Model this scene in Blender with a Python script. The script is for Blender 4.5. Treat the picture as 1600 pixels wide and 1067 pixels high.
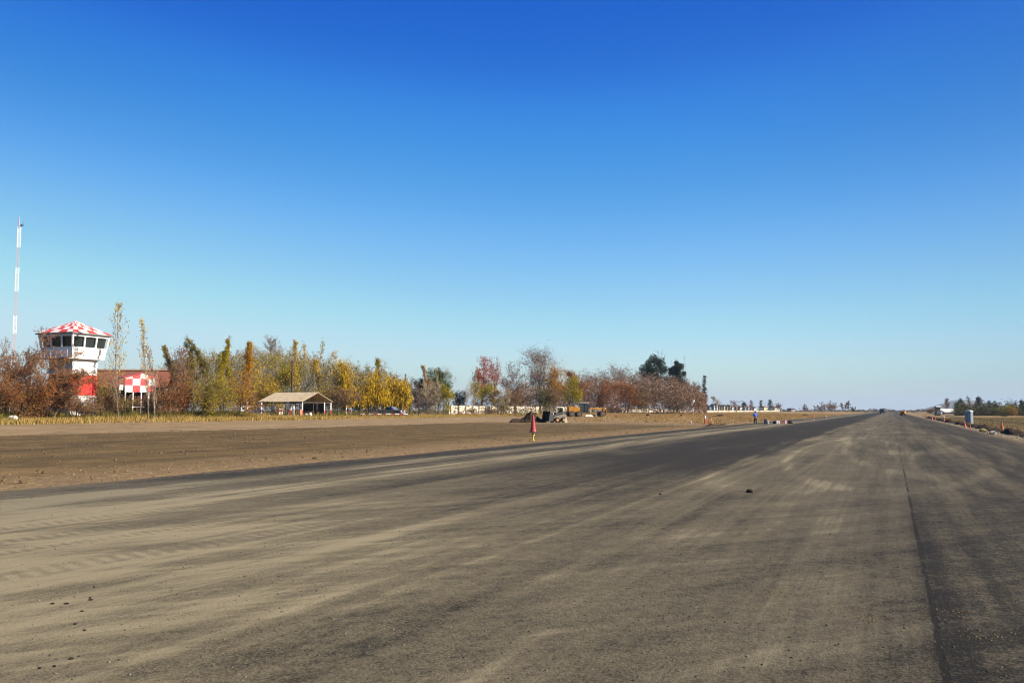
import bpy, math, random
import numpy as np
from mathutils import Vector, Matrix

for o in list(bpy.data.objects):
    bpy.data.objects.remove(o)
sc = bpy.context.scene
R = math.radians

# ------------------------------------------------------------------ camera
YAW, PITCH, CAMH, F = 23.9, 4.62, 1.85, 1333.0     # F in pixels of the 1600 px wide photograph
cam_d = bpy.data.cameras.new('camera')
cam_d.sensor_width = 36.0
cam_d.lens = 36.0 * F / 1600
cam_d.clip_start = 0.1
cam_d.clip_end = 30000
cam = bpy.data.objects.new('camera', cam_d)
cam.location = (0, 0, CAMH)
cam.rotation_euler = (R(90 + PITCH), 0, R(YAW))
sc.collection.objects.link(cam)
sc.camera = cam

# ------------------------------------------------------------------ sun, sky, exposure
SUN_EL, SUN_AZ = 30.0, 106.0          # azimuth clockwise from the view direction
ang = R(YAW - SUN_AZ)                 # from +Y, counter-clockwise
SUN = Vector((-math.sin(ang) * math.cos(R(SUN_EL)), math.cos(ang) * math.cos(R(SUN_EL)), math.sin(R(SUN_EL))))
sd = bpy.data.lights.new('sun', 'SUN')
sd.energy = 5.0
sd.angle = R(0.53)
sd.color = (1.0, 0.90, 0.76)
so = bpy.data.objects.new('sun', sd)
so.rotation_euler = (-SUN).to_track_quat('-Z', 'Y').to_euler()
sc.collection.objects.link(so)

EXPO = 1.42
sc.view_settings.view_transform = 'Standard'
sc.view_settings.look = 'None'
sc.view_settings.gamma = 1
sc.view_settings.exposure = EXPO

world = bpy.data.worlds.new('World')
sc.world = world
world.use_nodes = True
wt = world.node_tree
bg = wt.nodes['Background']
bg.inputs[1].default_value = 0.1
sky = wt.nodes.new('ShaderNodeTexSky')
sky.sky_type = 'NISHITA'
sky.sun_disc = False
sky.sun_elevation = R(SUN_EL)
sky.sun_rotation = R(SUN_AZ - YAW)
sky.altitude = 0
sky.air_density, sky.dust_density, sky.ozone_density = 0.7, 0.2, 3.0
down = wt.nodes.new('ShaderNodeVectorMath'); down.operation = 'SCALE'; down.inputs[3].default_value = 0.1
crv = wt.nodes.new('ShaderNodeRGBCurve')      # the camera's contrasty rendering of the sky
up = wt.nodes.new('ShaderNodeVectorMath'); up.operation = 'SCALE'; up.inputs[3].default_value = 10 * 2 ** -EXPO
SKYC = [
    [(0.000, 0.000), (0.049, 0.003), (0.069, 0.005), (0.092, 0.035), (0.114, 0.079), (0.154, 0.190), (0.198, 0.295), (0.259, 0.417), (0.339, 0.545), (0.449, 0.60), (0.479, 0.62), (1.000, 0.66)],
    [(0.000, 0.000), (0.090, 0.059), (0.128, 0.119), (0.143, 0.153), (0.168, 0.252), (0.204, 0.345), (0.269, 0.498), (0.333, 0.615), (0.412, 0.735), (0.493, 0.775), (0.555, 0.78), (1.000, 0.80)],
    [(0.000, 0.000), (0.181, 0.399), (0.258, 0.613), (0.283, 0.662), (0.325, 0.763), (0.378, 0.803), (0.462, 0.893), (0.526, 0.890), (0.578, 0.884), (1.000, 0.884)],
]
for ci, pts in enumerate(SKYC):
    c = crv.mapping.curves[ci]
    c.points[0].location = pts[0]
    c.points[1].location = pts[-1]
    for p in pts[1:-1]:
        c.points.new(*p)
crv.mapping.update()
wt.links.new(sky.outputs[0], down.inputs[0])
wt.links.new(down.outputs[0], crv.inputs['Color'])
tcw = wt.nodes.new('ShaderNodeTexCoord'); sepw = wt.nodes.new('ShaderNodeSeparateXYZ')
mrw = wt.nodes.new('ShaderNodeMapRange'); mrw.interpolation_type = 'SMOOTHSTEP'
mrw.inputs['From Min'].default_value, mrw.inputs['From Max'].default_value = 0.0, 0.085
mrw.inputs['To Min'].default_value, mrw.inputs['To Max'].default_value = 0.70, 1.0     # the sky greys towards the horizon
tint = wt.nodes.new('ShaderNodeCombineXYZ'); tint.inputs[0].default_value = 1
mrg = wt.nodes.new('ShaderNodeMapRange'); mrg.interpolation_type = 'SMOOTHSTEP'
mrg.inputs['From Min'].default_value, mrg.inputs['From Max'].default_value = -0.01, 0.055
mrg.inputs['To Min'].default_value, mrg.inputs['To Max'].default_value = 0.80, 1.0
wt.links.new(mrg.outputs['Result'], tint.inputs[1])
mulw = wt.nodes.new('ShaderNodeVectorMath'); mulw.operation = 'MULTIPLY'
wt.links.new(tcw.outputs['Generated'], sepw.inputs[0]); wt.links.new(sepw.outputs[2], mrw.inputs['Value']); wt.links.new(sepw.outputs[2], mrg.inputs['Value'])
wt.links.new(mrw.outputs['Result'], tint.inputs[2])
wt.links.new(crv.outputs[0], mulw.inputs[0]); wt.links.new(tint.outputs[0], mulw.inputs[1])
dotw = wt.nodes.new('ShaderNodeVectorMath'); dotw.operation = 'DOT_PRODUCT'
dotw.inputs[1].default_value = (math.cos(R(YAW)), math.sin(R(YAW)), 0)
mrx = wt.nodes.new('ShaderNodeMapRange'); mrx.interpolation_type = 'SMOOTHSTEP'
mrx.inputs['From Min'].default_value, mrx.inputs['From Max'].default_value = 0.18, 0.75
fadew = wt.nodes.new('ShaderNodeMix'); fadew.data_type = 'VECTOR'
fadew.inputs[4].default_value, fadew.inputs[5].default_value = (1, 1, 1), (.62, .74, .86)
mul2 = wt.nodes.new('ShaderNodeVectorMath'); mul2.operation = 'MULTIPLY'
wt.links.new(tcw.outputs['Generated'], dotw.inputs[0]); wt.links.new(dotw.outputs['Value'], mrx.inputs['Value'])
wt.links.new(mrx.outputs['Result'], fadew.inputs[0])
wt.links.new(mulw.outputs[0], mul2.inputs[0]); wt.links.new(fadew.outputs[1], mul2.inputs[1])
absw = wt.nodes.new('ShaderNodeMath'); absw.operation = 'ABSOLUTE'
mra = wt.nodes.new('ShaderNodeMapRange'); mra.interpolation_type = 'SMOOTHSTEP'
mra.inputs['From Min'].default_value, mra.inputs['From Max'].default_value = 0.05, 0.6
mrz = wt.nodes.new('ShaderNodeMapRange'); mrz.interpolation_type = 'SMOOTHSTEP'
mrz.inputs['From Min'].default_value, mrz.inputs['From Max'].default_value = 0.12, 0.42
mm_ = wt.nodes.new('ShaderNodeMath'); mm_.operation = 'MULTIPLY'
cornw = wt.nodes.new('ShaderNodeMix'); cornw.data_type = 'VECTOR'
cornw.inputs[4].default_value, cornw.inputs[5].default_value = (1, 1, 1), (.55, .70, .88)
mul3 = wt.nodes.new('ShaderNodeVectorMath'); mul3.operation = 'MULTIPLY'
wt.links.new(dotw.outputs['Value'], absw.inputs[0]); wt.links.new(absw.outputs[0], mra.inputs['Value'])
wt.links.new(sepw.outputs[2], mrz.inputs['Value'])
wt.links.new(mra.outputs['Result'], mm_.inputs[0]); wt.links.new(mrz.outputs['Result'], mm_.inputs[1])
wt.links.new(mm_.outputs[0], cornw.inputs[0])
wt.links.new(mul2.outputs[0], mul3.inputs[0]); wt.links.new(cornw.outputs[1], mul3.inputs[1])
wt.links.new(mul3.outputs[0], up.inputs[0])
wt.links.new(up.outputs[0], bg.inputs[0])

sc.render.engine = 'CYCLES'
sc.cycles.max_bounces = 5
sc.cycles.diffuse_bounces = 3
sc.cycles.transmission_bounces = 4
sc.cycles.transparent_max_bounces = 6
sc.cycles.volume_bounces = 0
sc.cycles.use_denoising = True
sc.cycles.sample_clamp_indirect = 6
sc.cycles.pixel_filter_type = 'BLACKMAN_HARRIS'
sc.cycles.filter_width = 1.15

# ------------------------------------------------------------------ photo geometry helpers
cy_, sy_ = math.cos(R(YAW)), math.sin(R(YAW))
FWD, RGT = Vector((-sy_, cy_, 0)), Vector((cy_, sy_, 0))
cp_, sp_ = math.cos(R(PITCH)), math.sin(R(PITCH))

def ray(px, py):
    u, v = (px - 800) / F, -(py - 533.5) / F
    return FWD * (cp_ - v * sp_) + RGT * u + Vector((0, 0, sp_ + v * cp_))

def at(px, py, d):
    """the point seen at a photo pixel, d metres ahead of the camera"""
    r = ray(px, py)
    return Vector((0, 0, CAMH)) + r * (d / (cp_ + (py - 533.5) / F * sp_))

def zat(py, d):
    return at(800, py, d).z

def terrain(x, y):
    x = np.asarray(x, float); y = np.asarray(y, float)
    def ss(a, b, t):
        t = np.clip((t - a) / (b - a), 0, 1)
        return t * t * (3 - 2 * t)
    left = ss(59, 82, -x) * .42 + ss(80, 93, -x) * .42
    mid = .42 * ss(130, 172, y) * ss(28, 56, -x)
    z = np.maximum(left, mid)
    right = -.62 * ss(9.2, 13, x) * ss(20, 60, y)
    return z + right

def gpt(px, d):
    """ground point in the column px at depth d"""
    p = at(px, 641, d)
    p.z = float(terrain(p.x, p.y))
    return p

M_PX = lambda d: d / F                # metres per photo pixel at depth d

# ------------------------------------------------------------------ object helpers
COL = sc.collection

def link(name, me, mat=None, parent=None):
    o = bpy.data.objects.new(name, me)
    COL.objects.link(o)
    if mat is not None:
        for m in (mat if isinstance(mat, (list, tuple)) else [mat]):
            me.materials.append(m)
    if parent is not None:
        o.parent = parent
    return o

def tag(o, label=None, cat=None, group=None, kind=None):
    if label: o['label'] = label
    if cat: o['category'] = cat
    if group: o['group'] = group
    if kind: o['kind'] = kind
    return o

def thing(name, label, cat, loc=(0, 0, 0), rz=0.0, group=None):
    o = bpy.data.objects.new(name, None)
    o.empty_display_size = .3
    COL.objects.link(o)
    o.location = loc
    o.rotation_euler = (0, 0, R(rz))
    return tag(o, label, cat, group)

def copy_tree(o, loc, rz=None, label=None, group=None):
    def rec(s, par):
        c = s.copy(); COL.objects.link(c); c.parent = par
        for ch in s.children:
            rec(ch, c)
        return c
    c = rec(o, None)
    c.location = loc
    if rz is not None: c.rotation_euler = (0, 0, R(rz))
    if label: c['label'] = label
    if group: c['group'] = group
    return c

class MB:
    def __init__(s):
        s.v, s.f = [], []
    def add(s, vs, fs):
        k = len(s.v)
        s.v += [tuple(v) for v in vs]
        s.f += [tuple(i + k for i in f) for f in fs]
        return s
    def box(s, c, d, rz=0, top=(1, 1), rx=0, ry=0):
        hx, hy, hz = d[0] / 2, d[1] / 2, d[2] / 2
        m = Matrix.Rotation(R(rz), 3, 'Z') @ Matrix.Rotation(R(ry), 3, 'Y') @ Matrix.Rotation(R(rx), 3, 'X')
        vs = []
        for z in (-1, 1):
            t = top if z > 0 else (1, 1)
            for x, y in ((-1, -1), (1, -1), (1, 1), (-1, 1)):
                vs.append(m @ Vector((x * hx * t[0], y * hy * t[1], z * hz)) + Vector(c))
        return s.add(vs, [(3, 2, 1, 0), (4, 5, 6, 7), (0, 1, 5, 4), (1, 2, 6, 5), (2, 3, 7, 6), (3, 0, 4, 7)])
    def cyl(s, p, q, r0, r1=None, n=10, cap=True):
        p, q = Vector(p), Vector(q)
        r1 = r0 if r1 is None else r1
        d = (q - p).normalized()
        a = d.orthogonal().normalized(); b = d.cross(a)
        vs = []
        for c, r in ((p, r0), (q, r1)):
            for i in range(n):
                t = 2 * math.pi * i / n
                vs.append(c + a * (r * math.cos(t)) + b * (r * math.sin(t)))
        fs = [(i, (i + 1) % n, n + (i + 1) % n, n + i) for i in range(n)]
        if cap:
            fs += [tuple(range(n))[::-1], tuple(range(n, 2 * n))]
        return s.add(vs, fs)
    def prism(s, prof, axis, lo, hi):
        """prof: polygon in the two other axes, extruded along axis"""
        def pt(a, b, t):
            return {'x': (t, a, b), 'y': (a, t, b), 'z': (a, b, t)}[axis]
        n = len(prof)
        vs = [pt(a, b, lo) for a, b in prof] + [pt(a, b, hi) for a, b in prof]
        return s.add(vs, [tuple(range(n))[::-1], tuple(range(n, 2 * n))] + [(i, (i + 1) % n, n + (i + 1) % n, n + i) for i in range(n)])
    def lathe(s, prof, n=16, c=(0, 0, 0)):
        vs = []
        for r, z in prof:
            for i in range(n):
                t = 2 * math.pi * i / n
                vs.append((c[0] + r * math.cos(t), c[1] + r * math.sin(t), c[2] + z))
        fs = []
        for k in range(len(prof) - 1):
            for i in range(n):
                fs.append((k * n + i, k * n + (i + 1) % n, (k + 1) * n + (i + 1) % n, (k + 1) * n + i))
        fs += [tuple(range(n))[::-1], tuple(range((len(prof) - 1) * n, len(prof) * n))]
        return s.add(vs, fs)
    def ball(s, c, r, seed=0, rough=0.0, n=10, m=6):
        rg = random.Random(seed)
        r = (r, r, r) if not isinstance(r, (tuple, list)) else r
        vs = [(c[0], c[1], c[2] - r[2])]
        for j in range(1, m):
            ph = math.pi * j / m - math.pi / 2
            for i in range(n):
                t = 2 * math.pi * i / n
                k = 1 + rough * rg.uniform(-1, 1)
                vs.append((c[0] + r[0] * k * math.cos(ph) * math.cos(t), c[1] + r[1] * k * math.cos(ph) * math.sin(t), c[2] + r[2] * k * math.sin(ph)))
        vs.append((c[0], c[1], c[2] + r[2]))
        fs = [(0, 1 + (i + 1) % n, 1 + i) for i in range(n)]
        for j in range(m - 2):
            for i in range(n):
                a = 1 + j * n
                fs.append((a + i, a + (i + 1) % n, a + n + (i + 1) % n, a + n + i))
        a = 1 + (m - 2) * n
        fs += [(a + i, a + (i + 1) % n, len(vs) - 1) for i in range(n)]
        return s.add(vs, fs)
    def quad(s, *p):
        return s.add(p, [tuple(range(len(p)))])
    def build(s, name, mat, parent=None, bevel=0, smooth=False):
        me = bpy.data.meshes.new(name)
        me.from_pydata(s.v, [], s.f)
        me.update()
        if smooth:
            me.shade_smooth()
        o = link(name, me, mat, parent)
        if bevel:
            b = o.modifiers.new('bevel', 'BEVEL')
            b.width = bevel; b.segments = 2; b.limit_method = 'ANGLE'; b.angle_limit = R(35)
        return o

def np_mesh(name, verts, faces, n, matidx=None, smooth=False):
    """faces: (m,n) int array (all of one size) or list of such arrays"""
    me = bpy.data.meshes.new(name)
    groups = faces if isinstance(faces, list) else [faces]
    groups = [g for g in groups if len(g)]
    loops = np.concatenate([g.ravel() for g in groups]).astype(np.int32)
    tot = np.concatenate([np.full(len(g), g.shape[1]) for g in groups]).astype(np.int32)
    start = np.concatenate([[0], np.cumsum(tot)[:-1]]).astype(np.int32)
    me.vertices.add(len(verts)); me.vertices.foreach_set('co', np.asarray(verts, np.float32).ravel())
    me.loops.add(len(loops)); me.loops.foreach_set('vertex_index', loops)
    me.polygons.add(len(tot)); me.polygons.foreach_set('loop_start', start)
    if matidx is not None:
        me.polygons.foreach_set('material_index', np.asarray(matidx, np.int32))
    me.update(calc_edges=True)
    if smooth: me.shade_smooth()
    return me

# ------------------------------------------------------------------ node helpers
class S:
    """a socket one can calculate with"""
    def __init__(s, nt, k): s.nt, s.k = nt, k
    def _op(s, op, o=None, o2=None):
        n = s.nt.nodes.new('ShaderNodeMath'); n.operation = op
        for i, v in enumerate((s, o, o2)):
            if v is None: continue
            if isinstance(v, S): s.nt.links.new(v.k, n.inputs[i])
            else: n.inputs[i].default_value = v
        return S(s.nt, n.outputs[0])
    def __add__(s, o): return s._op('ADD', o)
    __radd__ = __add__
    def __sub__(s, o): return s._op('SUBTRACT', o)
    def __rsub__(s, o): return (s * -1) + o
    def __mul__(s, o): return s._op('MULTIPLY', o)
    __rmul__ = __mul__
    def __truediv__(s, o): return s._op('DIVIDE', o)
    def abs(s): return s._op('ABSOLUTE')
    def sin(s): return s._op('SINE')
    def sqrt(s): return s._op('SQRT')
    def pow(s, e): return s._op('POWER', e)
    def max(s, o): return s._op('MAXIMUM', o)
    def min(s, o): return s._op('MINIMUM', o)
    def clamp(s): return s.max(0.0).min(1.0)
    def step(s, a, b):
        n = s.nt.nodes.new('ShaderNodeMapRange'); n.interpolation_type = 'SMOOTHSTEP'
        flip = a > b
        n.inputs['From Min'].default_value, n.inputs['From Max'].default_value = (b, a) if flip else (a, b)
        if flip: n.inputs['To Min'].default_value, n.inputs['To Max'].default_value = 1, 0
        s.nt.links.new(s.k, n.inputs['Value'])
        return S(s.nt, n.outputs['Result'])
    def band(s, c, w, soft):
        return (s - c).abs().step(w + soft, w)

def vec(nt, x, y, z=0.0):
    n = nt.nodes.new('ShaderNodeCombineXYZ')
    for i, v in enumerate((x, y, z)):
        if isinstance(v, S): nt.links.new(v.k, n.inputs[i])
        else: n.inputs[i].default_value = v
    return S(nt, n.outputs[0])

def noise(nt, v, scale, detail=3, rough=.55, dist=0.0):
    n = nt.nodes.new('ShaderNodeTexNoise')
    n.inputs['Scale'].default_value = scale
    n.inputs['Detail'].default_value = detail
    n.inputs['Roughness'].default_value = rough
    n.inputs['Distortion'].default_value = dist
    nt.links.new(v.k, n.inputs['Vector'])
    return S(nt, n.outputs[0])

def voro(nt, v, scale, out='Distance'):
    n = nt.nodes.new('ShaderNodeTexVoronoi')
    n.inputs['Scale'].default_value = scale
    nt.links.new(v.k, n.inputs['Vector'])
    return S(nt, n.outputs[out])

def mixc(nt, a, b, f):
    n = nt.nodes.new('ShaderNodeMix'); n.data_type = 'RGBA'
    for key, v in ((6, a), (7, b)):
        if isinstance(v, S): nt.links.new(v.k, n.inputs[key])
        else: n.inputs[key].default_value = (*v[:3], 1)
    if isinstance(f, S): nt.links.new(f.k, n.inputs[0])
    else: n.inputs[0].default_value = f
    return S(nt, n.outputs[2])

ALB = 0.76          # paints and soils as they measure, against this exposure
def setcol(nt, b, c):
    n = nt.nodes.new('ShaderNodeVectorMath'); n.operation = 'SCALE'; n.inputs[3].default_value = ALB
    nt.links.new(c.k, n.inputs[0]); nt.links.new(n.outputs[0], b.inputs['Base Color'])

def newmat(name):
    m = bpy.data.materials.new(name); m.use_nodes = True
    nt = m.node_tree
    return m, nt, nt.nodes['Principled BSDF']

def geo_xy(nt):
    g = nt.nodes.new('ShaderNodeNewGeometry')
    x = nt.nodes.new('ShaderNodeSeparateXYZ')
    nt.links.new(g.outputs['Position'], x.inputs[0])
    return S(nt, x.outputs[0]), S(nt, x.outputs[1]), S(nt, x.outputs[2]), S(nt, g.outputs['Position'])

def objco(nt):
    t = nt.nodes.new('ShaderNodeTexCoord')
    return S(nt, t.outputs['Object'])

def bump(nt, bsdf, h, strength=.5, dist=.02):
    b = nt.nodes.new('ShaderNodeBump')
    b.inputs['Strength'].default_value = strength
    b.inputs['Distance'].default_value = dist
    nt.links.new(h.k, b.inputs['Height'])
    nt.links.new(b.outputs[0], bsdf.inputs['Normal'])

_MATS = {}
def pm(name, col, rough=.6, metal=0.0, var=.18, scale=3.0, spec=.35):
    """painted / plain surface with a little grime"""
    if name in _MATS: return _MATS[name]
    m, nt, b = newmat(name)
    n = noise(nt, objco(nt), scale, 5, .65)
    dirt = tuple(c * (1 - var) * .8 + .04 * var for c in col)
    setcol(nt, b, mixc(nt, col, dirt, n.step(.4, .75)))
    b.inputs['Roughness'].default_value = rough
    b.inputs['Metallic'].default_value = metal
    b.inputs['Specular IOR Level'].default_value = spec
    _MATS[name] = m
    return m

def stripes(name, a, b_, axis, period, off=0.0, rough=.6):
    """bands of two paints along a local axis"""
    m, nt, b = newmat(name)
    x = nt.nodes.new('ShaderNodeSeparateXYZ'); nt.links.new(objco(nt).k, x.inputs[0])
    t = S(nt, x.outputs['XYZ'.index(axis)])
    f = ((t + off) / period)._op('FRACT')
    k = f._op('GREATER_THAN', .5)
    n = noise(nt, objco(nt), 6, 4)
    c = mixc(nt, a, b_, k)
    setcol(nt, b, mixc(nt, c, (.25, .2, .16), n.step(.55, .9) * .4))
    b.inputs['Roughness'].default_value = rough
    return m

def leafmat(name, cols, trans=.22, clump=.5):
    if name in _MATS: return _MATS[name]
    m = bpy.data.materials.new(name); m.use_nodes = True
    nt = m.node_tree; nt.nodes.clear()
    g = nt.nodes.new('ShaderNodeNewGeometry')
    cols = [tuple(v * (ALB + .04) for v in c) for c in cols]
    r = nt.nodes.new('ShaderNodeValToRGB')
    r.color_ramp.interpolation = 'LINEAR'
    el = r.color_ramp.elements
    el[0].position, el[0].color = 0, (*cols[0], 1)
    el[1].position, el[1].color = 1, (*cols[-1], 1)
    for i, c in enumerate(cols[1:-1]):
        e = el.new((i + 1) / (len(cols) - 1)); e.color = (*c, 1)
    n = noise(nt, S(nt, g.outputs['Position']), .55, 3, .6)
    t = (S(nt, g.outputs['Random Per Island']) * (1 - clump) + n.step(.3, .7) * clump).clamp()
    nt.links.new(t.k, r.inputs[0])
    d = nt.nodes.new('ShaderNodeBsdfDiffuse'); tr = nt.nodes.new('ShaderNodeBsdfTranslucent')
    mx = nt.nodes.new('ShaderNodeMixShader'); mx.inputs[0].default_value = trans
    out = nt.nodes.new('ShaderNodeOutputMaterial')
    nt.links.new(r.outputs[0], d.inputs[0]); nt.links.new(r.outputs[0], tr.inputs[0])
    nt.links.new(d.outputs[0], mx.inputs[1]); nt.links.new(tr.outputs[0], mx.inputs[2])
    nt.links.new(mx.outputs[0], out.inputs[0])
    _MATS[name] = m
    return m

# ================================================================== GROUND
def ground_material():
    m, nt, b = newmat('dry_field')
    X, Y, Z, P = geo_xy(nt)
    n1 = noise(nt, P, .035, 5, .6)
    n2 = noise(nt, P, .35, 5, .65)
    n3 = noise(nt, P, 3.0, 4, .7)
    nst = noise(nt, vec(nt, X * .5, Y * .045), 1.0, 5, .65)          # streaks along the runway
    # tawny dry grass, olive and bare patches
    field = mixc(nt, (.30, .19, .075), (.17, .115, .055), n1.step(.4, .62))
    field = mixc(nt, field, (.37, .25, .115), n2.step(.5, .75) * .8)
    field = mixc(nt, field, (.10, .075, .035), nst.step(.55, .72) * .75)
    field = mixc(nt, field, (.13, .125, .045), noise(nt, P, .09, 4).step(.58, .72) * .6)
    # beyond the left fence: orchard floor
    floor_ = mixc(nt, (.13, .10, .045), (.085, .10, .03), n1.step(.42, .6))
    floor_ = mixc(nt, floor_, (.28, .2, .09), n2.step(.5, .7) * .6)
    col = mixc(nt, field, floor_, (X + n2 * 3.0).step(-94.0, -97.0))
    # gravel shoulder road under the fence bank
    edge = X + (n2 - .5) * 2.4 + (n1 - .5) * 3.0
    grav = mixc(nt, (.265, .185, .095), (.18, .125, .066), n2.step(.4, .7))
    grav = mixc(nt, grav, (.36, .27, .155), nst.step(.55, .7) * .6)
    col = mixc(nt, col, grav, edge.step(-83.0, -81.0) * Y.step(190, 150))
    # dark worked soil beside the runway
    soil = mixc(nt, (.130, .087, .033), (.080, .054, .023), nst.step(.34, .68))
    soil = mixc(nt, soil, (.20, .128, .053), n2.step(.46, .72) * .8)
    soil = mixc(nt, soil, (.040, .031, .021), noise(nt, vec(nt, X * .8, Y * .11), 1.0, 4, .6).step(.6, .74) * .45)
    ysoil = Y + (n1 - .5) * 40 + (X + 18) * .35
    inner = edge.step(-61.0, -57.0) * ysoil.step(118, 96)
    col = mixc(nt, col, soil, inner)
    # pale crumbs along the windrow line and the edge by the asphalt
    crumb = edge.band(-59.0, .5, .9) * nst.step(.45, .6) * Y.step(200, 120)
    col = mixc(nt, col, (.40, .31, .19), crumb * .75)
    lip = (X + (n2 - .5) * 3.0 + (nst - .5) * 4.0).step(-26.0, -19.5) * X.step(-10, -12) * Y.step(140, 70)
    pale = mixc(nt, (.21, .14, .068), (.38, .27, .145), n3.step(.5, .68))
    col = mixc(nt, col, pale, lip * .8)
    # bare verge on the right
    verge = mixc(nt, (.24, .19, .12), (.13, .10, .065), n2.step(.4, .66))
    verge = mixc(nt, verge, (.34, .28, .19), n3.step(.56, .7) * .6)
    col = mixc(nt, col, verge, X.step(4, 5) * (X + (n2 - .5) * 2.2).step(9.6, 8.6))
    rf = mixc(nt, (.17, .115, .045), (.10, .07, .032), nst.step(.42, .6))
    rf = mixc(nt, rf, (.12, .115, .04), n2.step(.5, .68) * .5)
    col = mixc(nt, col, rf, (X + (n2 - .5) * 2.2).step(8.6, 9.8) * X.step(160, 90) * Y.step(420, 300))
    col = mixc(nt, col, (.035, .03, .02), (X + (n2 - .5) * 2.0).band(22.5, .7, .8) * Y.step(60, 110) * .85)
    col = mixc(nt, col, (.048, .034, .02), inner * noise(nt, P, .9, 4, .7).step(.56, .70) * .5)
    # clods
    spots = voro(nt, P, 2.2).step(.16, .05) * n3.step(.5, .6)
    col = mixc(nt, col, (.05, .036, .025), spots * inner * .8)
    setcol(nt, b, col)
    b.inputs['Roughness'].default_value = .95
    b.inputs['Specular IOR Level'].default_value = .1
    h = noise(nt, P, 1.2, 6, .7) + noise(nt, P, 7, 3, .7) * .3
    bump(nt, b, h, .8, .16)
    return m

def axis(lo, hi, step, far):
    a = list(np.arange(lo, hi + step / 2, step))
    s, v = step, a[-1]
    while v < far:
        s *= 1.35; v += s; a.append(min(v, far))
    s, v, pre = step, a[0], []
    while v > -far:
        s *= 1.35; v -= s; pre.append(max(v, -far))
    return np.array(pre[::-1] + a)

gx, gy = axis(-120, 40, 1.0, 11500), axis(0, 260, 2.0, 11500)
GX, GY = np.meshgrid(gx, gy)
GZ = terrain(GX, GY)
rg = np.random.default_rng(5)
lump = np.convolve(rg.normal(0, 1, 4000), np.ones(3) / 3, 'same')
rough_mask = ((GX < -18.8) | (GX > 7.6)) & (np.abs(GX) < 400) & (np.abs(GY) < 600)
GZ = GZ + rough_mask * rg.normal(0, .022, GZ.shape)
idx = np.arange(GX.size).reshape(GX.shape)
gf = np.stack([idx[:-1, :-1], idx[:-1, 1:], idx[1:, 1:], idx[1:, :-1]], -1).reshape(-1, 4)
gme = np_mesh('ground', np.stack([GX, GY, GZ], -1).reshape(-1, 3), gf, 4, smooth=True)
tag(link('ground', gme, ground_material()), kind='structure')

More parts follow.
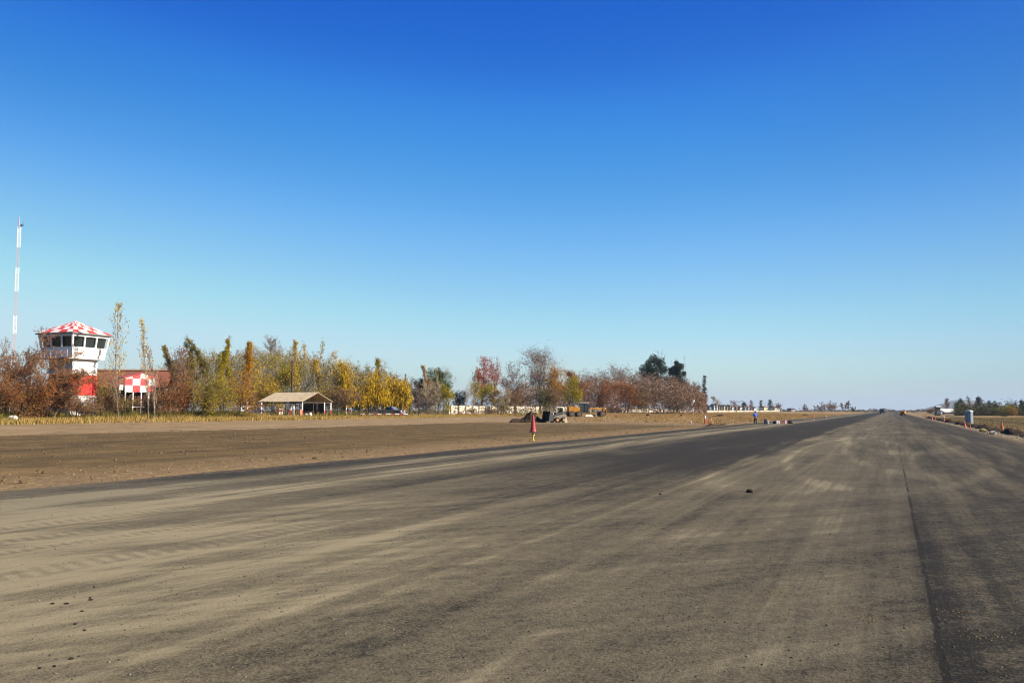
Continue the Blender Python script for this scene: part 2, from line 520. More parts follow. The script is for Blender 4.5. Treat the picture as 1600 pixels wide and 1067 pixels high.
# ------------------------------------------------------------------ runway
def runway_material():
    m, nt, b = newmat('dusty_milled_asphalt')
    X, Y, Z, P = geo_xy(nt)
    big = noise(nt, P, .12, 4, .6)
    mid = noise(nt, P, .8, 5, .65)
    gl = noise(nt, P, 9, 4, .7)
    s1 = noise(nt, vec(nt, X * .9, Y * .035), 1.0, 9, .68, .3)
    s2 = noise(nt, vec(nt, X * 3.2, Y * .11, 3.0), 1.0, 8, .74)
    U, V = X * .63 + Y * .775, X * .775 - Y * .63        # a second sweep, turning across the runway
    c1 = noise(nt, vec(nt, V * .75 + (mid - .5) * .25, U * .09, 7.0), 1.0, 9, .70, .2)
    c2 = noise(nt, vec(nt, V * 2.6, U * .22, 1.0), 1.0, 8, .74)
    near = Y.step(26, 12)
    # how much pale dust lies on the dark base, 0..1
    d = (s1 - .5) * 1.25 + (s2 - .5) * .75 * (1 - near * .25) + (c1 - .5) * 1.15 * near + (c2 - .5) * .7 * near + (big - .5) * .5 + .44
    d = d + X.step(-2.0, -8.0) * Y.step(20, 9) * .42                       # dust blown over the left foreground
    d = d + (X + (s1 - .5) * .9 + (big - .5) * 1.2).band(-13.1, .30, .8) * s2.step(.22, .72) * .58                       # two long pale wheel paths
    d = d + (X + (s1 - .5) * .9 + (big - .5) * 1.0).band(-15.6, .22, .6) * s2.step(.25, .72) * .55
    d = d + X.band(-17.4, .5, .9) * -.16
    d = d - (X + (s1 - .5) * 3.0 + (big - .5) * 3.0).band(-7.6, 1.9, 1.6) * Y.step(18, 36) * (s2 * 1.3) * .70       # dark lane
    d = d - X.band(-11.2, .35, .9) * Y.step(10, 25) * .22
    d = d + X.band(-2.0, 2.2, 1.2) * Y.step(10, 24) * .16                        # paler middle lane
    d = d + (X + (mid - .5) * .14).band(-4.62, .03, .06) * Y.step(60, 20) * .13     # lane joint
    d = d - X.step(.22, .36) * Y.step(40, 9) * .10 - X.step(.3, 2.5) * Y.step(40, 9) * .08                                # darker right lane
    d = d + X.band(-1.9, 1.5, 1.2) * Y.step(26, 10) * .10 - X.band(-6.5, 1.2, 1.4) * Y.step(9, 14) * Y.step(40, 22) * .10
    d = d - X.band(5.0, 1.4, 1.2) * .28 * Y.step(14, 30)
    jw = (noise(nt, vec(nt, Y * .25, 0, 0), 1.0, 2) - .5) * .06 + (noise(nt, P, 9, 4, .7) - .5) * .07 + X
    gl_ = noise(nt, vec(nt, X * 4, Y * .9, 5.0), 1.0, 4, .7).step(.36, .62)
    d = d - jw.band(.28, .003, .032) * (gl_ * .8 + .05) * (Y.step(60, 14) * .75 + .12)             # seam stain
    d = d - jw.band(.33, .03, .24) * (.06 + mid * .24) * Y.step(30, 12)
    for cx, cy, rx, ry_, w, a in ((-.3, 42, 3.6, 21, .10, .26), (1.2, 52, 3.4, 26, .12, .22), (-2.6, 40, 3.3, 20, .14, .16), (3.0, 33, 2.4, 13, .08, .18), (.6, 70, 3.6, 30, .16, .2), (-10.5, 62, 4.2, 26, .2, .22)):
        ex, ey = (X - cx) / rx, (Y - cy) / ry_
        rr = (ex * ex + ey * ey).sqrt() * rx
        d = d + (rr + (mid - .5) * .2).band(rx, w * .4, w * 2.0) * (s2 * .8 + .2).clamp() * a
    # lug prints of big tyres in the dust on the left
    tread = None
    for x0, k, w, per in ((-9.65, .118, .27, 4.3), (-12.1, .105, .2, 4.8), (-13.3, .09, .2, 4.6), (-11.2, .112, .13, 5.6)):
        t = X - Y * k - x0
        lug = ((Y * per * 2 * math.pi + t * 9).sin()).step(-1.0, 1.0)
        e = t.band(0, w * .75, w * .5) * lug * Y.step(30, 14)
        tread = e if tread is None else tread.max(e)
    tread = tread * (mid * .6 + gl * .6).step(.35, .8)
    d = d.clamp()
    grain = voro(nt, P, 55.0, 'Color')
    gs = noise(nt, P, 38, 3, .75)
    d2 = (d * .94 + .035 + (gs - .5) * 1.45 + (gl - .5) * .85 + (mid - .5) * .35).clamp()
    col = mixc(nt, (.0225, .0195, .0135), (.180, .150, .089), d2.step(.06, 1.0))
    col = mixc(nt, col, (.29, .245, .145), d.step(.70, 1.0) * .8)
    ed = (X + (mid - .5) * 1.3 + (gl - .5) * .5).step(-17.2, -18.3).max((X + (mid - .5) * 1.3 + (gl - .5) * .5).step(5.9, 7.2))
    col = mixc(nt, col, (.19, .135, .075), ed * gl.step(.38, .6) * .8)
    col = mixc(nt, col, (.11, .085, .055), tread * .62)
    stone = voro(nt, P, 26.0).step(.22, .1) * noise(nt, P, 6, 2).step(.5, .62)
    col = mixc(nt, col, (.03, .028, .027), stone * .55)
    pale = voro(nt, vec(nt, X + 3.3, Y + 1.7), 15.0).step(.13, .06) * noise(nt, P, 2.3, 2).step(.52, .66)
    col = mixc(nt, col, (.28, .245, .18), pale * .6)
    setcol(nt, b, col)
    b.inputs['Roughness'].default_value = .92
    b.inputs['Specular IOR Level'].default_value = .12
    h = noise(nt, P, 30, 4, .75) + gl * .6 + (d * .5) - tread * .6 - stone * -.4
    bump(nt, b, h, .75, .018)
    return m

prof = [(-18.6, -.05), (-18.3, .045), (-12, .05), (-4.62, .05), (.255, .05), (.285, .062), (3.5, .062), (6.9, .055), (7.15, -.05)]
ry = np.concatenate([np.arange(-30, 160, 2.0), np.arange(160, 1500, 20.0)])
rg = np.random.default_rng(8)
rv = []
for y in ry:
    for i, (x, z) in enumerate(prof):
        j = rg.normal(0, .10) if i in (0, 1, 7, 8) else 0
        rv.append((x + j, y, z))
rv = np.array(rv).reshape(len(ry), len(prof), 3)
rv[:, 0, 0] = rv[:, 1, 0] - .25
rv[:, -1, 0] = rv[:, -2, 0] + .2
ri = np.arange(len(ry) * len(prof)).reshape(len(ry), len(prof))
rf = np.stack([ri[:-1, :-1], ri[:-1, 1:], ri[1:, 1:], ri[1:, :-1]], -1).reshape(-1, 4)
tag(link('runway', np_mesh('runway', rv.reshape(-1, 3), rf, 4), runway_material()), kind='structure')

# ------------------------------------------------------------------ hills in the haze
def hill(name, px0, px1, top, d, seed, prof):
    """a real ridge: height profile over the pixel span, with depth and flanks"""
    rg = np.random.default_rng(seed)
    n, mrows = 60, 14
    vs = []
    for j in range(mrows):
        t = j / (mrows - 1)
        dd = d + (t - .5) * d * .22
        for i in range(n):
            u = i / (n - 1)
            p = at(px0 + (px1 - px0) * u, 641, dd)
            h = np.interp(u, *zip(*prof)) * (zat(top, d) - CAMH)
            h = h * math.sin(math.pi * t) ** .8 * (1 + rg.normal(0, .035))
            vs.append((p.x, p.y, max(h, 0) - .5))
    ii = np.arange(n * mrows).reshape(mrows, n)
    f = np.stack([ii[:-1, :-1], ii[:-1, 1:], ii[1:, 1:], ii[1:, :-1]], -1).reshape(-1, 4)
    m, nt, b = newmat(name + '_scrub')
    X, Y, Z, P = geo_xy(nt)
    setcol(nt, b, mixc(nt, (.10, .085, .05), (.05, .06, .03), noise(nt, P, .006, 6, .65).step(.4, .6)))
    b.inputs['Roughness'].default_value = 1
    return tag(link(name, np_mesh(name, vs, f, 4, smooth=True), m), kind='structure')

hill('hill', 1400, 1640, 624, 4600, 1, [(0, 0), (.12, .05), (.2, .25), (.3, .65), (.38, .93), (.43, 1), (.5, .92), (.6, .7), (.75, .45), (.88, .2), (1, 0)])

# ================================================================== TREES
KIND = {
    'bare':   dict(n=[5, 4, 3, 2], nb=[2, 2, 2], st=[.2, .2, .2], an=[(22, 55), (22, 50), (25, 60)], ra=[.62, .56, .55], wob=.16, tr=[.0, .10, .06, .02], tw=7, twl=.075),
    'round':  dict(n=[5, 4, 3, 2], nb=[2, 2, 2], st=[.25, .25, .2], an=[(28, 65), (25, 55), (25, 60)], ra=[.60, .55, .55], wob=.18, tr=[.0, .08, .04, .0], tw=2, twl=.05),
    'poplar': dict(n=[13, 4, 2], nb=[3, 1], st=[.12, .2], an=[(14, 30), (16, 36)], ra=[.34, .45], wob=.07, tr=[.03, .12, .1], tw=2, twl=.03, taper=1),
    'lean':   dict(n=[11, 4, 2], nb=[3, 2], st=[.10, .15], an=[(16, 40), (16, 40)], ra=[.48, .5], wob=.08, tr=[.0, .10, .1], tw=3, twl=.04, taper=1),
    'willow': dict(n=[4, 4, 3], nb=[3, 2], st=[.25, .2], an=[(25, 60), (30, 60)], ra=[.62, .5], wob=.2, tr=[.0, .06, -.05], tw=2, twl=.05),
    'euc':    dict(n=[6, 4, 3, 2], nb=[2, 2, 2], st=[.3, .4, .3], an=[(25, 70), (25, 60), (25, 70)], ra=[.46, .5, .55], wob=.2, tr=[.0, .08, .0, .0], tw=1, twl=.03),
    'conifer': dict(n=[14, 3], nb=[6], st=[.08], an=[(68, 98)], ra=[.30], wob=.03, tr=[.0, -.06], tw=3, twl=.04, taper=1),
    'bush':   dict(n=[1, 4, 3, 2], nb=[9, 2, 2], st=[.0, .2, .2], an=[(5, 62), (18, 50), (20, 60)], ra=[5.0, .5, .5], wob=.15, tr=[.0, .06, .04, .02], tw=6, twl=.08),
}

def grow_tree(kind, rng, detail=1.0):
    k = KIND[kind]
    segs = []
    def orth(d, a, az):
        x = d.orthogonal().normalized(); y = d.cross(x)
        return (d * math.cos(a) + (x * math.cos(az) + y * math.sin(az)) * math.sin(a)).normalized()
    last = len(k['n']) - 1
    def grow(p, d, L, r, lev, az0):
        n = k['n'][lev]
        for i in range(n):
            d = (d + Vector(rng.normal(0, k['wob'], 3)) + Vector((0, 0, k['tr'][lev]))).normalized()
            q = p + d * (L / n)
            ra, rb = r * (1 - i / n * .75), r * (1 - (i + 1) / n * .75)
            segs.append((p, q, ra, rb, lev))
            t = (i + 1) / n
            if lev < last and t > k['st'][lev]:
                for c in range(k['nb'][lev]):
                    if lev and rng.random() > .5 + .45 * detail: continue
                    lo, hi = k['an'][lev]
                    a = R(rng.uniform(lo, hi))
                    az0 += 2.4 + rng.uniform(-.5, .5)
                    cl = L * k['ra'][lev] * rng.uniform(.65, 1.15)
                    if k.get('taper') and lev == 0:
                        cl *= 1.15 - .95 * t
                    grow(q, orth(d, a, az0), cl, rb * .62, lev + 1, az0)
            p = q
    base = .12 if kind == 'bush' else 1.0
    grow(Vector((0, 0, 0)), Vector((0, 0, 1)), base, .022 if kind != 'bush' else .012, 0, rng.uniform(0, 6))
    P = np.array([s[0] for s in segs]); Q = np.array([s[1] for s in segs])
    r0 = np.array([s[2] for s in segs]); r1 = np.array([s[3] for s in segs]); lv = np.array([s[4] for s in segs])
    return P, Q, r0, r1, lv

def tubes(P, Q, r0, r1, n):
    d = Q - P
    d = d / np.maximum(np.linalg.norm(d, axis=1, keepdims=True), 1e-9)
    ref = np.where(np.abs(d[:, 2:3]) > .9, np.array([[1., 0, 0]]), np.array([[0, 0, 1.]]))
    a = np.cross(d, ref); a /= np.linalg.norm(a, axis=1, keepdims=True)
    b = np.cross(d, a)
    t = np.arange(n) * 2 * math.pi / n
    c, s = np.cos(t)[None, :, None], np.sin(t)[None, :, None]
    ring = a[:, None] * c + b[:, None] * s
    lo = P[:, None] + ring * r0[:, None, None]
    hi = Q[:, None] + ring * r1[:, None, None]
    v = np.concatenate([lo, hi], 1).reshape(-1, 3)
    i = np.arange(n); j = (i + 1) % n
    f = np.stack([i, j, n + j, n + i], -1)[None] + (np.arange(len(P)) * 2 * n)[:, None, None]
    return v, f.reshape(-1, 4)

def unit(rng, n):
    v = rng.normal(0, 1, (n, 3))
    return v / np.linalg.norm(v, axis=1, keepdims=True)

def leaf_quads(rng, C, size, elong=1.5, hang=0.0):
    n = len(C)
    a = unit(rng, n)
    if hang:
        a = a * (1 - hang) + np.array([0, 0, -1.0]) * hang
        a /= np.linalg.norm(a, axis=1, keepdims=True)
    b = np.cross(a, unit(rng, n)); b /= np.maximum(np.linalg.norm(b, axis=1, keepdims=True), 1e-6)
    s = size * rng.uniform(.55, 1.35, (n, 1))
    A, B = a * s * elong * .5, b * s * .5
    v = np.stack([C - A, C - B * .9 + A * .1, C + A, C + B * .9 + A * .1], 1).reshape(-1, 3)
    f = np.arange(n * 4).reshape(n, 4)
    return v, f

def blades(rng, P, Q, w):
    n = len(P)
    d = Q - P
    b = np.cross(d, unit(rng, n)); b /= np.maximum(np.linalg.norm(b, axis=1, keepdims=True), 1e-6)
    v = np.stack([P - b * w, P + b * w, Q], 1).reshape(-1, 3)
    return v, np.arange(n * 3).reshape(n, 3)

def tree(name, label, px, d, top, wpx, kind, pal, dens, bark='bark_brown', group=None, cat='tree', seed=None, leaf=None, lowcut=0.0, twigs=1.0, lean=0.0, tipbias=0.0, puff=None):
    base = gpt(px, d)
    H = zat(top, d) - base.z
    Wd = wpx * M_PX(d) * {'lean': 1.9, 'bare': 1.45, 'poplar': 1.35, 'willow': 1.15, 'euc': 1.25, 'conifer': 1.4, 'round': 1.2, 'bush': 1.15}.get(kind, 1.05)
    sd_ = seed if seed is not None else int(px * 7 + top * 3 + d)
    rng = np.random.default_rng(sd_)
    small = H / M_PX(d) < 26
    P, Q, r0, r1, lv = grow_tree(kind, rng, .25 if small else 1.0)
    k = KIND[kind]
    last = len(k['n']) - 1
    fine = lv == last
    # fine twigs
    nt_ = int(k['tw'] * twigs * (.5 if small else 1) * (2.8 if kind == 'bare' else 1))
    FP, FQ = P[fine], Q[fine]
    tp = np.repeat(np.arange(len(FP)), max(nt_, 1))
    u = rng.uniform(0, 1, (len(tp), 1))
    TP = FP[tp] * (1 - u) + FQ[tp] * u
    dd = FQ[tp] - FP[tp]; dd /= np.maximum(np.linalg.norm(dd, axis=1, keepdims=True), 1e-9)
    td = dd + unit(rng, len(tp)) * .75 + np.array([0, 0, .25])
    td /= np.linalg.norm(td, axis=1, keepdims=True)
    TQ = TP + td * k['twl'] * rng.uniform(.4, 1.4, (len(tp), 1))
    # fit to the photo's outline
    allp = np.concatenate([Q, TQ])
    rad = np.percentile(np.hypot(allp[:, 0], allp[:, 1]), 96)
    sx = Wd / 2 / max(rad, 1e-6); sz = H / np.percentile(allp[:, 2], 99.7)
    S3 = np.array([sx, sx, sz])
    P, Q, TP, TQ = P * S3, Q * S3, TP * S3, TQ * S3
    if lean:
        for A in (P, Q, TP, TQ):
            A[:, 0] += RGT.x * lean * A[:, 2] ** 1.5 / H ** .5; A[:, 1] += RGT.y * lean * A[:, 2] ** 1.5 / H ** .5
    rs = max(H, 3) * {'bush': .6, 'poplar': .17, 'lean': .40, 'bare': .8}.get(kind, .9)
    o = thing(name, label, cat, base, 0, group)
    tk = lv <= max(1, last - 1) if not small else lv <= 0
    if kind == 'bush': tk = (lv >= 1) & (lv <= 2)
    v, f = tubes(P[tk], Q[tk], np.maximum(r0[tk] * rs, .012), np.maximum(r1[tk] * rs, .008), 5)
    link('trunk', np_mesh('trunk', v, f, 4, smooth=True), BARK[bark], o)
    # crown: twigs and leaves
    V, Fs, mi, off = [], [], [], 0
    rest = ~tk
    if rest.any():
        v, f = blades(rng, P[rest], Q[rest] + (Q[rest] - P[rest]) * .1, max(.010, .00010 * d) * (1.6 if kind != 'willow' else 1))
        V.append(v); Fs.append((f + off, 1)); off += len(v)
    if nt_:
        v, f = blades(rng, TP, TQ, max(.008, .00009 * d))
        V.append(v); Fs.append((f + off, 1)); off += len(v)
    ls = leaf if leaf else max(.11, .00095 * d)
    if dens > 0:
        pf = puff if puff is not None else {'euc': .04, 'round': .06, 'bush': .06, 'conifer': .03, 'willow': .03, 'lean': .035}.get(kind, .012)
        N = int(dens * Wd * H / ls ** 2 * {'euc': 2.4, 'round': 1.8, 'bush': 1.5, 'conifer': 2.0, 'poplar': 1.5, 'lean': 1.5, 'willow': 1.5}.get(kind, 1.0))
        N = min(max(N, 20), 20000)
        zt = np.concatenate([TQ, FQ * 0 + Q[fine]])
        src = np.concatenate([TP, P[fine]])
        wgt = np.ones(len(zt))
        hz = zt[:, 2] / H
        wgt *= (hz > lowcut)
        if tipbias: wgt *= np.clip(hz, .02, 1) ** tipbias
        # leave whole twigs empty so that gaps show
        cl = np.floor(zt / max(Wd * .16, .35)); key = (cl[:, 0] * 73 + cl[:, 1] * 151 + cl[:, 2] * 37).astype(int) % 97
        wgt *= np.random.default_rng(sd_ + 1).uniform(.12, 1.3, 97)[key] ** 1.2
        pick = rng.choice(len(zt), N, p=wgt / wgt.sum())
        u = rng.uniform(.15, 1.05, (N, 1))
        C = src[pick] * (1 - u) + zt[pick] * u + rng.normal(0, ls * .6 + pf * min(Wd, H), (N, 3)) * np.array([1, 1, .8])
        el, hang = 1.4, .0
        if kind == 'euc':           # lumpy masses of foliage
            nb_ = 70
            bc = unit(rng, nb_) * rng.uniform(0, 1, (nb_, 1)) ** .55 * np.array([Wd * .42, Wd * .42, H * .40]) + np.array([0, 0, H * .54])
            bc[0] = (0, 0, H * .88); bc[1] = (Wd * .12, 0, H * .8); bc[2:6, 2] = np.minimum(bc[2:6, 2], H * .55)
            br = rng.uniform(.09, .17, nb_) * Wd
            w_ = rng.integers(0, nb_, N)
            C = bc[w_] + unit(rng, N) * (br[w_] * rng.uniform(0, 1, N) ** .45)[:, None]
            C[:, 2] = np.minimum(C[:, 2], H)
        if kind == 'willow':
            drop = rng.uniform(0, 1, N) ** .7 * np.minimum(rng.uniform(.15, .55, 4001)[pick % 4001] * H, C[:, 2] - H * rng.uniform(.12, .3, 4001)[pick % 4001])
            C[:, 2] -= np.maximum(drop, 0)
            C[:, :2] += rng.normal(0, .10, (N, 2))
            el, hang = 3.2, .8
        C[:, 2] = np.maximum(C[:, 2], .08)
        v, f = leaf_quads(rng, C, ls, el, hang)
        V.append(v); Fs.append((f + off, 0)); off += len(v)
    faces = [f for f, _ in Fs]
    mi = np.concatenate([np.full(len(f), i) for f, i in Fs])
    link('crown', np_mesh('crown', np.concatenate(V), faces, 0, mi), [LEAF[pal], TWIG['twig_' + bark[5:]]], o)
    return o

BARK = {n: pm(n, c, .95, 0, .4, 6, .1) for n, c in (('bark_brown', (.13, .085, .055)), ('bark_pale', (.42, .36, .27)), ('bark_grey', (.22, .18, .15)), ('bark_dark', (.05, .036, .026)))}
TWIG = {n: pm(n, c, .95, 0, .3, 6, .1) for n, c in (('twig_brown', (.23, .14, .08)), ('twig_pale', (.42, .34, .22)), ('twig_grey', (.33, .25, .20)), ('twig_dark', (.06, .045, .032)))}
LEAF = {n: leafmat('leaf_' + n, c) for n, c in {
    'rust':   [(.10, .04, .016), (.25, .085, .022), (.34, .14, .04), (.15, .08, .035)],
    'plum':   [(.09, .045, .04), (.19, .10, .085), (.26, .13, .08), (.20, .09, .05)],
    'yellow': [(.46, .28, .02), (.62, .40, .035), (.28, .21, .025), (.66, .47, .09)],
    'gold':   [(.46, .28, .012), (.32, .21, .015), (.58, .37, .02), (.20, .16, .02)],
    'spotted': [(.09, .065, .02), (.50, .32, .03), (.62, .42, .06), (.14, .10, .03)],
    'olive':  [(.13, .125, .012), (.26, .22, .016), (.38, .29, .018), (.08, .085, .014)],
    'green':  [(.03, .055, .014), (.06, .095, .02), (.10, .13, .025), (.045, .06, .02)],
    'tips':   [(.03, .045, .018), (.10, .095, .02), (.26, .20, .025), (.20, .085, .025)],
    'orange': [(.40, .17, .012), (.26, .105, .014), (.50, .27, .018), (.16, .11, .02)],
    'dark':   [(.012, .022, .010), (.02, .034, .014), (.035, .05, .02), (.025, .03, .014)],
    'red':    [(.42, .03, .014), (.55, .07, .025), (.30, .05, .02), (.14, .025, .015)],
    'pink':   [(.45, .10, .10), (.34, .06, .07), (.48, .20, .18), (.3, .08, .07)],
    'brown':  [(.19, .105, .045), (.27, .16, .065), (.13, .07, .032), (.31, .20, .09)],
    'pale':   [(.36, .26, .14), (.28, .21, .10), (.42, .32, .19), (.22, .17, .08)],
    'mauve':  [(.18, .105, .075), (.13, .07, .05), (.22, .14, .10), (.16, .085, .055)],
    'blue':   [(.03, .045, .035), (.05, .065, .05), (.02, .035, .028), (.06, .075, .055)],
}.items()}

